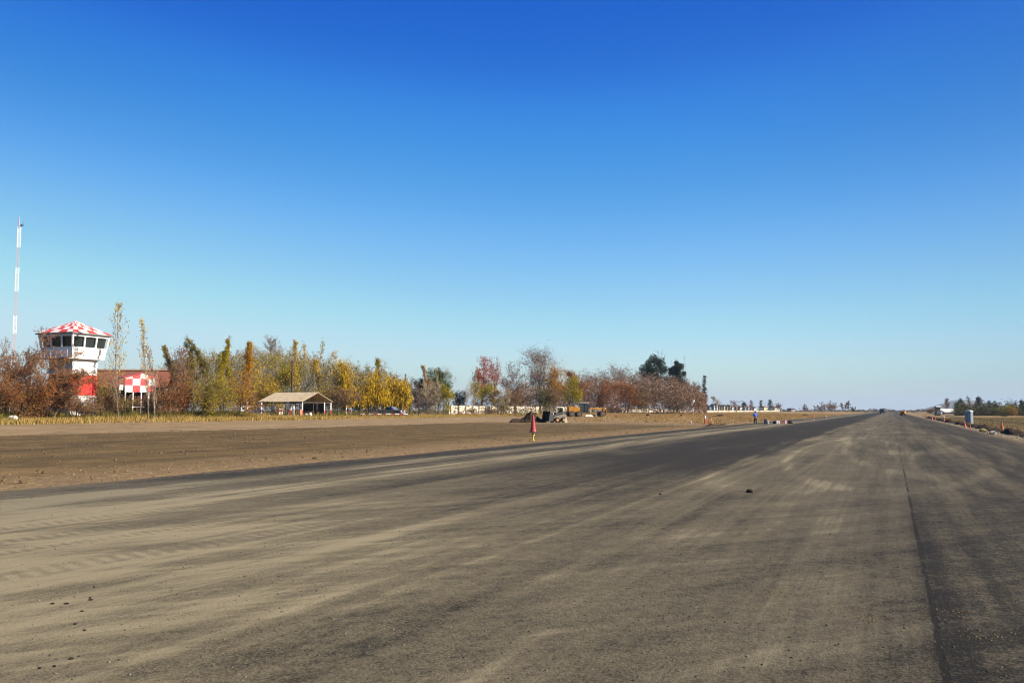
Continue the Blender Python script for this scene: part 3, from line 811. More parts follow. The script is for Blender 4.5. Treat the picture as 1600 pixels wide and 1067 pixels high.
GL = 'autumn trees behind the wire fence'
T = [
 # name, label, px, d, top, w, kind, palette, density, options
 ('bare_tree', 'thin rust brown tree at the left edge of the photo, below the mast', 8, 101, 532, 62, 'bare', 'rust', .45, {}),
 ('bare_tree', 'tall purple brown half bare tree just left of the chequered tower roof', 44, 99, 509, 84, 'bare', 'plum', .45, {}),
 ('bare_tree', 'rust coloured twiggy tree in front of the shaded side of the control tower', 84, 98, 545, 84, 'bare', 'rust', .75, {}),
 ('bush', 'low rusty bush at the foot of the mast trees, leftmost bush by the fence', 22, 97, 576, 76, 'bush', 'rust', .8, dict(cat='bush')),
 ('bush', 'reddish brown bush covering the lower left corner of the control tower', 72, 97, 578, 70, 'bush', 'rust', .9, dict(cat='bush')),
 ('bush', 'thin rust bush in front of the red band of the control tower', 114, 99, 600, 46, 'bush', 'rust', .22, dict(cat='bush')),
 ('bush', 'dark olive brown bush right of the control tower base', 163, 118, 583, 44, 'bush', 'olive', .5, dict(cat='bush')),
 ('bush', 'brown bush between the control tower and the chequered hut', 172, 108, 606, 50, 'bush', 'brown', .8, dict(cat='bush')),
 ('bush', 'thin dry shrub hiding the white foot of the control tower', 132, 101, 617, 46, 'bush', 'brown', .45, dict(cat='bush')),
 ('bush', 'dense rust bush against the shaded lower wall of the control tower', 92, 100, 590, 40, 'bush', 'rust', .9, dict(cat='bush')),
 ('bush', 'low olive brown bush below the chequered wall, left half', 198, 116, 618, 40, 'bush', 'olive', .6, dict(cat='bush')),
 ('bush', 'low rusty bush below the chequered wall, right half', 236, 116, 615, 44, 'bush', 'brown', .7, dict(cat='bush')),
 ('bush', 'dark green bush against the barn right of the tower', 152, 125, 596, 34, 'bush', 'green', .9, dict(cat='bush')),
 ('poplar', 'tallest slender poplar with sparse yellow leaves, right of the control tower', 186, 104, 471, 36, 'poplar', 'spotted', .17, dict(bark='bark_grey', tipbias=.3, leaf=.15)),
 ('poplar', 'slender sparse yellow poplar in front of the chequered hut', 232, 106, 494, 34, 'poplar', 'spotted', .13, dict(bark='bark_grey', tipbias=.8, leaf=.15)),
 ('poplar', 'leaning thin poplar with reddish twigs beside the chequered hut', 243, 107, 542, 30, 'poplar', 'plum', .14, dict(bark='bark_pale', lean=.05)),
 ('young_tree', 'purplish nearly leafless tree right of the chequered hut', 262, 122, 541, 44, 'lean', 'plum', .25, dict(bark='bark_brown')),
 ('bush', 'dark shadowy brown bush right of the chequered hut', 258, 114, 590, 50, 'bush', 'rust', .6, dict(cat='bush', bark='bark_dark')),
 ('young_poplar', 'dark tipped poplar, first of the row right of the chequered hut', 284, 126, 540, 30, 'poplar', 'tips', .9, dict(lean=-.09)),
 ('young_poplar', 'tall dark tipped poplar with top leaning left, brown lower leaves', 304, 126, 524, 34, 'poplar', 'tips', 1.0, dict(lean=-.11)),
 ('young_poplar', 'rust and green poplar between two taller dark tipped ones', 325, 128, 538, 30, 'poplar', 'tips', .8, dict(lean=-.03)),
 ('young_poplar', 'poplar with a dark spire top above yellow green leaves', 345, 128, 527, 34, 'poplar', 'olive', .9, dict(lean=-.04)),
 ('young_poplar', 'yellow green poplar with blunt crown left of the orange one', 364, 130, 550, 28, 'poplar', 'olive', .9, {}),
 ('young_poplar', 'orange yellow poplar with dark pointed top behind the white van', 382, 132, 532, 32, 'poplar', 'orange', .9, dict(lean=-.08)),
 ('young_poplar', 'bright yellow poplar with dark pointed top left of the shelter', 398, 134, 533, 30, 'poplar', 'yellow', .7, dict(lean=-.06)),
 ('bush', 'rust and olive bush below the first dark tipped poplars', 290, 120, 580, 56, 'bush', 'rust', .8, dict(cat='bush')),
 ('bush', 'yellow olive bush below the leaning dark tipped poplar', 318, 119, 590, 50, 'bush', 'olive', .9, dict(cat='bush')),
 ('bush', 'bright yellow green bush below the spire topped poplar', 347, 121, 576, 48, 'bush', 'olive', 1.0, dict(cat='bush')),
 ('bush', 'orange brown bush left of the white van', 373, 126, 578, 46, 'bush', 'orange', .8, dict(cat='bush')),
 ('bush', 'brown bush directly behind the white van', 400, 186, 588, 56, 'bush', 'brown', .8, dict(cat='bush')),
 ('bare_poplar', 'tall leafless grey poplar rising behind the shelter trees', 428, 215, 527, 46, 'lean', 'mauve', .05, dict(bark='bark_grey', twigs=3)),
 ('leafy_tree', 'broad yellow green tree behind the left half of the shelter', 424, 190, 553, 74, 'round', 'olive', 1.1, {}),
 ('bush', 'golden brown bush above the left end of the shelter roof', 414, 180, 585, 60, 'bush', 'gold', .9, dict(cat='bush')),
 ('poplar', 'yellow poplar with dark tips beside the wooden pole', 462, 186, 532, 28, 'poplar', 'yellow', .5, {}),
 ('poplar', 'nearly bare poplar with a few leaves at its top, behind the shelter ridge', 479, 188, 534, 26, 'poplar', 'yellow', .12, dict(bark='bark_pale', tipbias=1.5)),
 ('poplar', 'thin bare poplar with dark leaf at the tip, right of the shelter ridge', 489, 190, 531, 22, 'poplar', 'olive', .10, dict(bark='bark_pale', tipbias=1.0)),
 ('poplar', 'short golden poplar behind the shelter gable', 503, 188, 560, 30, 'poplar', 'gold', .55, dict(bark='bark_pale')),
 ('poplar', 'sparse golden poplar right of the shelter gable', 518, 186, 547, 30, 'poplar', 'yellow', .38, dict(bark='bark_pale')),
 ('poplar', 'golden poplar next to the left willow', 533, 184, 566, 28, 'poplar', 'gold', .6, {}),
 ('bush', 'olive brown bush behind the shelter gable', 505, 182, 594, 62, 'bush', 'olive', .7, dict(cat='bush')),
 ('bush', 'brown bush between the shelter and the left willow', 532, 180, 600, 50, 'bush', 'brown', .8, dict(cat='bush')),
 ('willow', 'leftmost weeping willow, olive gold with bare twigs on top', 550, 186, 558, 48, 'willow', 'gold', .9, {}),
 ('willow', 'weeping willow with yellow fronds, second from the left', 576, 190, 574, 52, 'willow', 'gold', 1.0, {}),
 ('poplar', 'bright green yellow poplar rising behind the willows', 583, 215, 559, 22, 'poplar', 'olive', .9, {}),
 ('leafy_tree', 'pale leaved tree rising above the right hand willows', 602, 215, 566, 40, 'round', 'pale', .5, dict(bark='bark_grey')),
 ('willow', 'wide golden weeping willow behind the pickup', 606, 192, 577, 52, 'willow', 'gold', 1.0, {}),
 ('willow', 'brightest yellow willow next to the thin utility pole', 625, 194, 585, 28, 'willow', 'yellow', 1.1, {}),
 ('bush', 'dark brown shrub under the willows, left of the pickup', 560, 205, 612, 90, 'bush', 'dark', .9, dict(cat='bush', bark='bark_dark')),
 ('bush', 'brown twiggy shrub behind the pickup cab', 612, 205, 616, 70, 'bush', 'brown', .6, dict(cat='bush', bark='bark_dark')),
 ('evergreen_tree', 'small dark evergreen left of the tall green tree behind the white wall', 657, 300, 587, 30, 'euc', 'dark', 2.2, {}),
 ('evergreen_tree', 'tall green tree with round crown behind the left end of the white wall', 684, 300, 571, 46, 'euc', 'green', 2.2, {}),
 ('poplar', 'orange tinted poplar against the tall green tree', 670, 262, 570, 16, 'poplar', 'orange', .7, {}),
 ('bare_tree', 'pale leafless tree with many stems at the left end of the white wall', 655, 212, 600, 46, 'bush', 'brown', .15, dict(bark='bark_grey', twigs=2)),
 ('bare_tree', 'tan leafless thicket tree in front of the tall green tree', 676, 214, 592, 44, 'bush', 'pale', .22, dict(bark='bark_pale', twigs=2)),
 ('poplar', 'white stemmed bare poplar in front of the tall green tree', 688, 216, 575, 16, 'poplar', 'pale', .15, dict(bark='bark_pale', twigs=2)),
 ('young_tree', 'round olive green young tree in front of the white wall', 701, 216, 600, 30, 'round', 'olive', 1.0, {}),
 ('evergreen_tree', 'dark bluish shrub tree between the olive tree and pale bare poplars', 718, 285, 606, 28, 'euc', 'blue', 1.0, {}),
 ('bare_poplar', 'pale leafless poplar with forked white stems by the white wall', 728, 222, 580, 24, 'poplar', 'pale', .10, dict(bark='bark_pale', twigs=2)),
 ('bare_poplar', 'second pale leafless poplar beside the olive brown tree', 738, 224, 594, 22, 'poplar', 'pale', .14, dict(bark='bark_pale', twigs=2)),
 ('leafy_tree', 'olive brown dense tree in front of the red tree', 754, 262, 594, 44, 'round', 'olive', 1.1, dict(bark='bark_dark')),
 ('red_tree', 'bright red autumn tree with bare spires on top', 754, 285, 556, 34, 'round', 'red', .75, dict(bark='bark_brown', twigs=2)),
 ('red_tree', 'pinkish red thin crowned tree right of the bright red one', 772, 286, 558, 24, 'round', 'pink', .35, dict(bark='bark_brown', twigs=2)),
 ('leafy_tree', 'dark brown tree below the pink crowned tree', 768, 262, 606, 36, 'round', 'brown', 1.0, dict(bark='bark_dark')),
 ('bush', 'yellow olive bush by the wall right of the dark brown tree', 782, 240, 620, 26, 'bush', 'olive', .8, dict(cat='bush')),
 ('bare_tree', 'thin pale bare tree with straight stems left of the dirt pile', 792, 240, 606, 26, 'bush', 'pale', .12, dict(bark='bark_pale', twigs=2)),
 ('bush', 'low reddish brown shrub mound in front of the white wall', 738, 226, 636, 16, 'bush', 'brown', 1.0, dict(cat='bush')),
 ('bush', 'wide low brown shrub in front of the wall below the red tree', 766, 228, 638, 40, 'bush', 'brown', .7, dict(cat='bush')),
 ('bare_tree', 'largest leafless grey brown tree, tallest above the dirt pile', 840, 305, 546, 86, 'round', 'mauve', .42, dict(bark='bark_grey', twigs=8)),
 ('bare_tree', 'leafless spreading tree left of the largest bare one', 808, 300, 564, 48, 'round', 'mauve', .34, dict(bark='bark_grey', twigs=8)),
 ('autumn_tree', 'large orange and olive crowned tree behind the grader', 874, 295, 566, 58, 'round', 'orange', .75, dict(bark='bark_dark')),
 ('autumn_tree', 'olive yellow tree just behind the grader engine', 888, 288, 588, 40, 'round', 'olive', 1.1, dict(bark='bark_dark')),
 ('bush', 'brown bush behind the dirt pile', 812, 280, 596, 52, 'bush', 'brown', .7, dict(cat='bush')),
 ('bush', 'dark green bush behind the loader', 846, 280, 602, 34, 'bush', 'green', 1.2, dict(cat='bush')),
 ('bush', 'tan brown bush between the green bush and the grader', 866, 282, 600, 40, 'bush', 'brown', .7, dict(cat='bush')),
 ('autumn_tree', 'rust red tree with pointed crown right of the grader cab', 915, 320, 578, 48, 'lean', 'rust', .6, dict(bark='bark_brown', twigs=2)),
 ('bare_tree', 'leafless grey tree with one tall spike behind the rust red tree', 938, 350, 570, 70, 'round', 'mauve', .34, dict(bark='bark_grey', twigs=8)),
 ('autumn_tree', 'dark rust tree behind the front end of the grader', 950, 320, 590, 46, 'round', 'rust', .55, dict(twigs=3)),
 ('bare_tree', 'leafless pinkish grey tree in the middle of the long thicket', 980, 360, 576, 76, 'round', 'mauve', .38, dict(bark='bark_grey', twigs=8)),
 ('autumn_tree', 'deep red brown tree in the thicket left of the tall dark eucalyptus', 976, 325, 596, 42, 'round', 'rust', .7, dict(twigs=3)),
 ('bush', 'red brown shrub in the thicket right of the grader', 935, 318, 612, 56, 'bush', 'rust', .7, dict(cat='bush')),
 ('bush', 'brown shrub at the centre of the thicket by the wall', 995, 325, 604, 50, 'bush', 'brown', .6, dict(cat='bush')),
 ('bare_tree', 'bare brown domed tree in front of the tall dark eucalyptus', 1012, 345, 580, 62, 'bush', 'brown', .25, dict(bark='bark_grey', twigs=3)),
 ('bare_tree', 'bare brown domed tree between the two dark eucalyptus trees', 1044, 350, 586, 60, 'bush', 'brown', .28, dict(bark='bark_brown', twigs=3)),
 ('bare_tree', 'bare rusty domed tree at the right end of the thicket', 1078, 360, 594, 56, 'bush', 'rust', .28, dict(bark='bark_brown', twigs=3)),
 ('bush', 'green bush at the foot of the thicket near the windsock', 1062, 340, 618, 34, 'bush', 'green', 1.0, dict(cat='bush')),
 ('bush', 'rust bush behind the windsock, last of the thicket', 1094, 345, 612, 30, 'bush', 'rust', .6, dict(cat='bush')),
 ('eucalyptus', 'larger dark eucalyptus with lumpy crown standing above the thicket', 1022, 420, 548, 46, 'euc', 'dark', 4.2, dict(bark='bark_dark')),
 ('eucalyptus', 'smaller dark eucalyptus right of the larger one', 1058, 420, 557, 27, 'euc', 'dark', 4.0, dict(bark='bark_dark')),
 ('evergreen_tree', 'very slim dark tree at the right end of the thicket', 1100, 430, 587, 8, 'conifer', 'dark', 1.1, dict(bark='bark_dark')),
]
FARG = 'small far trees on the horizon'
T2 = [
 ('poplar', 'tan poplar clump behind the white two storey houses', 1118, 900, 620, 13, 'poplar', 'pale', .8),
 ('bare_tree', 'faint leafless tree above the row of houses', 1147, 930, 625, 14, 'bare', 'mauve', .3),
 ('evergreen_tree', 'dark round tree above the middle of the house row', 1163, 920, 625, 8, 'euc', 'dark', 1.3),
 ('poplar', 'pair of grey poplar crowns above the middle of the house row', 1172, 930, 625, 7, 'poplar', 'mauve', .9),
 ('evergreen_tree', 'slim dark cypress near the right end of the houses', 1188, 900, 626, 5, 'conifer', 'dark', 1.2),
 ('evergreen_tree', 'dark bluish conifer above the pale right hand houses', 1203, 880, 625, 10, 'conifer', 'blue', 1.2),
 ('leafy_tree', 'round plum coloured tree at the right end of the houses', 1218, 860, 628, 12, 'bush', 'mauve', 1.3),
 ('leafy_tree', 'small brown tree alone right of the houses', 1257, 900, 632, 9, 'bush', 'brown', 1.1),
 ('bare_tree', 'faint mauve thicket left of the domed olive tree', 1279, 950, 633, 18, 'bush', 'mauve', .7),
 ('leafy_tree', 'domed olive brown tree, broadest on the far horizon', 1298, 900, 628, 30, 'bush', 'brown', 1.3),
 ('poplar', 'slim mauve poplar, left of three on the horizon', 1317, 920, 630, 4, 'poplar', 'mauve', 1.2),
 ('poplar', 'slim mauve poplar, middle of three on the horizon', 1321, 925, 628, 4, 'poplar', 'mauve', 1.2),
 ('poplar', 'slim dark poplar, right and tallest of three on the horizon', 1326, 930, 626, 4, 'poplar', 'blue', 1.2),
 ('leafy_tree', 'small dark green tree right of the three slim poplars', 1332, 880, 635, 10, 'bush', 'green', 1.3),
 ('leafy_tree', 'small reddish tree left of the truck far down the runway', 1367, 1150, 640, 9, 'bush', 'mauve', 1.3),
 ('leafy_tree', 'pale rounded tree behind the truck far down the runway', 1382, 1250, 637, 12, 'bush', 'pale', 1.2),
 ('leafy_tree', 'small dark tree right of the yellow dump truck on the horizon', 1428, 1150, 643, 9, 'bush', 'mauve', 1.2),
 ('leafy_tree', 'brown tree left of the distant white roofed hangar', 1456, 540, 637, 11, 'bush', 'brown', 1.4),
 ('poplar', 'pinkish bare poplar behind the white roofed hangar', 1482, 600, 622, 10, 'poplar', 'mauve', .8),
 ('evergreen_tree', 'dark conifer touching the right end of the hangar', 1496, 500, 629, 13, 'conifer', 'blue', 1.4),
 ('evergreen_tree', 'tall dark conifer, second right of the hangar', 1502, 490, 623, 11, 'conifer', 'blue', 1.4),
 ('evergreen_tree', 'short dark conifer behind the portable toilet', 1510, 480, 631, 10, 'conifer', 'dark', 1.4),
 ('bare_poplar', 'pale pinkish tall bare poplar above the portable toilet', 1517, 480, 618, 8, 'poplar', 'mauve', .5),
 ('bare_poplar', 'greyish pale poplar right of the portable toilet', 1523, 470, 621, 12, 'poplar', 'brown', .7),
 ('evergreen_tree', 'pointed dark spruce with ragged top right of the portable toilet', 1532, 440, 621, 15, 'conifer', 'blue', 1.3),
 ('evergreen_tree', 'grey green small conifer right of the ragged spruce', 1546, 430, 627, 10, 'conifer', 'blue', 1.1),
 ('evergreen_tree', 'dark narrow spruce behind the right hand hedge', 1555, 420, 627, 9, 'conifer', 'dark', 1.4),
 ('bush', 'dark green shrub at the left end of the right hand hedge', 1538, 380, 640, 22, 'bush', 'dark', 1.4),
 ('bush', 'green shrub in the hedge below the narrow spruce', 1558, 370, 637, 24, 'bush', 'green', 1.4),
 ('leafy_tree', 'olive yellow round tree in the right hand hedge', 1575, 360, 632, 24, 'bush', 'olive', 1.3),
 ('leafy_tree', 'orange brown shrub tree in the right hand hedge', 1587, 345, 637, 16, 'bush', 'orange', 1.1),
 ('evergreen_tree', 'dark spruce at the right edge of the photo', 1597, 350, 626, 12, 'conifer', 'dark', 1.4),
 ('bush', 'dark shrub at the right edge below the dark spruce', 1604, 330, 638, 24, 'bush', 'green', 1.4),
 ('bush', 'dark low shrub behind the rightmost orange cone', 1572, 340, 644, 40, 'bush', 'dark', 1.2),
]
for n_, lab, px, d, top, w, kd, pal, dens, opt in T:
    opt = dict(opt)
    tree(n_, lab, px, d, top, w, kd, pal, dens, group=GL, cat=opt.pop('cat', 'tree'), **opt)
for n_, lab, px, d, top, w, kd, pal, dens in T2:
    tree(n_, lab, px, d, top, w, kd, pal, dens, group=FARG, cat='bush' if n_ == 'bush' else 'tree', leaf=max(.3, d * .0011))

def thicket(name, label, px0, px1, d0, d1, tops, n, leaf, mat, seed, cat='thicket'):
    """a wood too dense to tell its stems apart: leaf and twig clumps with an uneven top"""
    rng = np.random.default_rng(seed)
    px = rng.uniform(px0, px1, n); dd = rng.uniform(d0, d1, n)
    top = np.interp(px, *zip(*tops)) + 6 * np.sin(px * .31 + dd * .2) + 4 * np.sin(px * .83 + 2 + dd * .1) + rng.normal(0, 2.5, n)
    pts = np.array([tuple(at(p, 641, d_)) for p, d_ in zip(px, dd)])
    g = terrain(pts[:, 0], pts[:, 1])
    ht = CAMH + (641 - top) * dd / F - g
    # clumps in depth and height
    hz_ = rng.uniform(0, 1, n) ** .8
    pts[:, 2] = g + ht * hz_
    pts += rng.normal(0, .3, pts.shape)
    v, f = leaf_quads(rng, pts, leaf, 1.6)
    m = n // 3
    tp = pts[:m] * 1.0; tq = tp + unit(rng, m) * .5 + np.array([0, 0, 1.0]) * rng.uniform(.5, 2.0, (m, 1))
    tq[:, 2] = np.minimum(tq[:, 2], g[:m] + ht[:m] * 1.05)
    v2, f2 = blades(rng, tp, tq, .02)
    mi = np.concatenate([np.zeros(len(f), int), np.ones(len(f2), int)])
    o = link(name, np_mesh(name, np.concatenate([v, v2]), [f, f2 + len(v)], 0, mi), [mat, TWIG['twig_grey']])
    return tag(o, label, cat, None, 'stuff')
thicket('background_thicket', 'mixed brown and olive thicket closing the gaps behind the left hand trees', -30, 642, 224, 242,
        [(-30, 606), (60, 610), (150, 612), (200, 608), (232, 592), (258, 575), (300, 556), (345, 556), (390, 556), (440, 552), (480, 560), (545, 576), (600, 584), (642, 604)], 150000, .23,
        leafmat('thicket_leaf', [(.12, .055, .018), (.24, .17, .016), (.12, .11, .016), (.32, .20, .018), (.06, .058, .014)], .22, .85), 61)
thicket('wall_thicket', 'brown leafless thicket along the wall between the grader and the windsock', 792, 1104, 322, 372,
        [(792, 612), (830, 600), (870, 604), (905, 600), (950, 596), (1000, 596), (1050, 598), (1085, 604), (1104, 622)], 30000, .40,
        leafmat('bare_thicket_leaf', [(.22, .135, .085), (.28, .18, .11), (.16, .095, .06), (.30, .15, .065)], .22, .8), 62)
thicket('hedge_thicket', 'dark green hedge thicket behind the field at the right edge', 1492, 1660, 395, 440,
        [(1492, 642), (1505, 636), (1520, 640), (1540, 637), (1560, 639), (1580, 635), (1600, 638), (1660, 634)], 16000, .5,
        leafmat('hedge_leaf', [(.02, .03, .012), (.05, .06, .018), (.09, .075, .02), (.03, .036, .016)], .22, .8), 64)
thicket('wall_weeds', 'tall dry weeds and twigs growing in front of the white wall', 640, 900, 205, 262,
        [(640, 634), (700, 641), (790, 636), (850, 637), (900, 636)], 5200, .26,
        leafmat('wall_weed_leaf', [(.26, .18, .09), (.16, .10, .05), (.12, .12, .04), (.2, .11, .06)], .35, .6), 63)

# ------------------------------------------------------------------ grass, undergrowth, gravel (stuff)
def scatter(name, n, xr, yr, h, w, mat, seed, fn=None, label=None):
    rng = np.random.default_rng(seed)
    x = rng.uniform(*xr, n * 3); y = rng.uniform(*yr, n * 3)
    # clumps
    a = np.sin(x * .9 + np.sin(y * .31) * 2) + np.sin(y * .23 + x * .37) + np.sin(y * .9 - x * .5)
    keep = rng.uniform(-2.4, 2.2, n * 3) < a
    if fn is not None: keep &= fn(x, y, rng)
    x, y = x[keep][:n], y[keep][:n]
    z = terrain(x, y)
    m = len(x)
    hh = rng.uniform(h * .35, h, m) * (1 + .35 * np.sin(x * .7 + y * .15))
    az = rng.uniform(0, 2 * math.pi, m)
    ww = rng.uniform(.6, 1.3, m) * w
    lean = rng.normal(0, .35, (m, 2)) * hh[:, None]
    bx, by = np.cos(az) * ww, np.sin(az) * ww
    v = np.stack([np.stack([x - bx, y - by, z - .02], -1), np.stack([x + bx, y + by, z - .02], -1),
                  np.stack([x + lean[:, 0], y + lean[:, 1], z + hh], -1)], 1).reshape(-1, 3)
    o = link(name, np_mesh(name, v, np.arange(m * 3).reshape(m, 3), 3), mat)
    return tag(o, label, 'grass', None, 'stuff')

dry = leafmat('dry_grass', [(.42, .27, .075), (.30, .19, .05), (.50, .34, .12), (.17, .15, .035), (.22, .15, .04)], .3, .5)
weed = leafmat('weeds', [(.07, .10, .02), (.28, .2, .05), (.045, .075, .016), (.36, .25, .08)], .3, .6)
tawny = leafmat('tawny_grass', [(.34, .2, .07), (.25, .15, .055), (.42, .28, .12), (.17, .115, .05)], .3, .5)
rgrass = leafmat('verge_grass', [(.17, .11, .04), (.11, .085, .03), (.22, .15, .06), (.13, .12, .04)], .3, .5)
scatter('bank_grass', 70000, (-96, -80.5), (36, 240), .6, .045, dry, 1, lambda x, y, r: (r.random(len(x)) < np.clip((-80.5 - x) / 4, .1, 1)) & (y < 112), 'dry straw coloured grass on the bank below the wire fence')
scatter('yard_grass', 42000, (-99, -80.5), (112, 240), .26, .04, dry, 6, lambda x, y, r: r.random(len(x)) < np.clip((-80.5 - x) / 4, .1, 1), 'short golden grass around the shelter and the pickup')
scatter('orchard_weeds', 60000, (-104, -88), (36, 240), 1.0, .07, weed, 2, lambda x, y, r: (y < 104) | ((r.random(len(x)) < .06) & (y < 150)), 'green and dry weeds growing along the foot of the wire fence')
scatter('field_grass', 60000, (-95, -19.5), (112, 420), .38, .05, tawny, 3, lambda x, y, r: (y > 118 + (-19 - x) * .55) & ((x > -60) | (y > 190)), 'tawny dry grass on the field beyond the dark soil')
scatter('verge_grass', 42000, (9.4, 75), (34, 330), .3, .04, rgrass, 4, None, 'brown olive grass on the field right of the runway')

def pebbles(name, n, region, smin, smax, mat, seed, label):
    rng = np.random.default_rng(seed)
    x, y = region(rng, n)
    z = terrain(x, y) + np.where((x > -18.3) & (x < .27), .05, np.where((x >= .27) & (x < 7), .062, 0))
    s = rng.uniform(0, 1, n) ** 3 * (smax - smin) + smin
    base = np.array([(1, 0, 0), (-.5, .8, 0), (-.5, -.8, 0), (.2, .5, .7), (.3, -.5, .6), (-.5, 0, .75)])
    v = base[None] * s[:, None, None] * rng.uniform(.6, 1.3, (n, 6, 3))
    a = rng.uniform(0, 6.28, n); c, sn = np.cos(a)[:, None], np.sin(a)[:, None]
    v = np.stack([v[..., 0] * c - v[..., 1] * sn + x[:, None], v[..., 0] * sn + v[..., 1] * c + y[:, None], v[..., 2] + z[:, None] - s[:, None] * .1], -1)
    f = np.array([(0, 1, 3), (1, 2, 5), (2, 0, 4), (0, 3, 4), (1, 5, 3), (2, 4, 5), (3, 5, 4)])
    F_ = (f[None] + (np.arange(n) * 6)[:, None, None]).reshape(-1, 3)
    o = link(name, np_mesh(name, v.reshape(-1, 3), F_, 3), mat)
    return tag(o, label, 'gravel', None, 'stuff')

def near_wedge(rng, n):
    d = 4.6 + rng.uniform(0, 1, n) ** 1.6 * 26
    u = rng.uniform(-.66, .66, n)
    p = np.array([FWD[:2]]) * d[:, None] + np.array([RGT[:2]]) * (u * d)[:, None]
    return p[:, 0].clip(-18, 6.9), p[:, 1]
stone_mix = leafmat('stone_chips', [(.04, .036, .03), (.09, .078, .06), (.17, .15, .11), (.06, .052, .043)], 0.0, .1)
pebbles('loose_gravel', 9000, near_wedge, .003, .016, stone_mix, 11, 'loose stone chips strewn over the near asphalt')
straw_mix = leafmat('straw_bits', [(.20, .13, .06), (.15, .095, .045), (.26, .18, .09), (.10, .065, .035)], 0, .1)
def straw_area(rng, n):
    c = [at(1340, 965, 1), at(1510, 1005, 1), at(1215, 930, 1), at(1500, 960, 1), at(1320, 990, 1)]
    out = []
    for px, py, sx, sy in ((1345, 962, 26, 6), (1360, 975, 14, 5), (1525, 1005, 30, 6), (1215, 933, 18, 3), (1490, 967, 16, 4), (1180, 880, 60, 20), (1060, 912, 30, 5)):
        for _ in range(n // 7 + 1):
            r = ray(px + rng.normal(0, sx), py + rng.normal(0, sy))
            t = CAMH / -r.z
            out.append((r.x * t, r.y * t))
    out = np.array(out[:n])
    return out[:, 0], out[:, 1]
pebbles('straw_litter', 420, straw_area, .003, .014, straw_mix, 12, 'small tan crumbs and straw scattered on the near asphalt')
def left_lip(rng, n):
    return rng.uniform(-24, -18.8, n), rng.uniform(8, 90, n)
pebbles('edge_rubble', 6000, left_lip, .008, .045, leafmat('pale_rubble', [(.17, .12, .06), (.23, .165, .085), (.11, .075, .04), (.27, .2, .11)], 0, .1), 13, 'pale crumbs of broken soil along the left asphalt edge')
def soil_area(rng, n):
    return rng.uniform(-60, -19, n), rng.uniform(12, 125, n)
pebbles('soil_clods', 7000, soil_area, .015, .10, leafmat('soil_clod', [(.06, .042, .025), (.10, .07, .036), (.13, .092, .048), (.045, .034, .022)], 0, .2), 14, 'brown clods on the worked soil strip')
def right_lip(rng, n):
    return rng.uniform(7.0, 9.6, n), 28 + rng.uniform(0, 1, n) ** 1.5 * 200
pebbles('verge_rubble', 4000, right_lip, .015, .12, leafmat('verge_rubble_mix', [(.2, .16, .1), (.3, .25, .17), (.1, .08, .055), (.38, .33, .24)], 0, .1), 15, 'stones and soil crumbs on the right verge')

# soil windrow on the right verge
def ridge(name, pts, w, h, seed, mat, label, cat='soil ridge', n_across=9, step=.7):
    rng = np.random.default_rng(seed)
    vs = []
    ln = [0]
    for a, b in zip(pts[:-1], pts[1:]): ln.append(ln[-1] + math.dist(a, b))
    s = np.arange(0, ln[-1], step)
    xs, ys = np.interp(s, ln, [p[0] for p in pts]), np.interp(s, ln, [p[1] for p in pts])
    env = np.clip(.55 + .5 * np.sin(s * .43 + seed) * np.sin(s * .17 + 1) + rng.normal(0, .18, len(s)), .08, 1.3)
    env[0] = env[-1] = .02
    for i in range(len(s)):
        for j in range(n_across):
            t = j / (n_across - 1) * 2 - 1
            x = xs[i] + t * w + rng.normal(0, .06); y = ys[i] + rng.normal(0, .12)
            z = h * env[i] * max(0, 1 - t * t) * rng.uniform(.7, 1.25) - .04
            vs.append((x, y, z + float(terrain(x, y))))
    ii = np.arange(len(vs)).reshape(len(s), n_across)
    f = np.stack([ii[:-1, :-1], ii[:-1, 1:], ii[1:, 1:], ii[1:, :-1]], -1).reshape(-1, 4)
    return tag(link(name, np_mesh(name, vs, f, 4), mat), label, cat)

m_soil, nt, b = newmat('heaped_soil')
X, Y, Z, P = geo_xy(nt)
c = mixc(nt, (.085, .056, .032), (.028, .02, .014), noise(nt, P, 1.6, 5, .7).step(.35, .65))
c = mixc(nt, c, (.22, .16, .095), noise(nt, P, 5, 4, .7).step(.60, .74) * .6)
setcol(nt, b, c); b.inputs['Roughness'].default_value = 1; b.inputs['Specular IOR Level'].default_value = .1
bump(nt, b, noise(nt, P, 4, 6, .75), 1.0, .2)
ridge('soil_ridge', [(8.9, 38), (8.9, 70), (8.6, 110), (8.4, 170), (8.2, 240)], .75, .42, 3, m_soil, 'long low ridge of dark soil and rubble along the right runway verge')
ridge('soil_ridge', [(-19.2, 96), (-19.6, 104), (-20.2, 118)], .5, .28, 5, m_soil, 'short dark soil lip at the left runway edge near the person')

def boulder(label, px, d, r, col, seed, cat='rock', group=None, name='rock'):
    p = gpt(px, d)
    if p.x > -18.3 and p.x < 7: p.z = .05
    o = MB().ball((0, 0, r[2] * .6), r, seed, .22, 9, 6).build(name, pm('rock_%d' % seed, col, .95, 0, .5, 8, .1))
    o.location = p
    return tag(o, label, cat, group)
boulder('pale boulder in the grass at the far left fence', 21, 92, (.55, .4, .45), (.55, .48, .4), 31)
boulder('pale block of rubble on the right verge between toilet and last cone', 1549, 66, (.28, .22, .2), (.42, .38, .3), 32)
boulder('grassy tan clod on the right verge beside the toilet cone', 1535, 73, (.3, .25, .22), (.3, .25, .1), 33)
boulder('dark jagged stone lying on the open asphalt', 1169, 18.97, (.085, .06, .05), (.05, .035, .025), 34)
boulder('small brown stone on the asphalt left of the jagged one', 1030, 18.5, (.03, .03, .025), (.1, .06, .035), 35)
CL = 'dark clods on the near left asphalt'
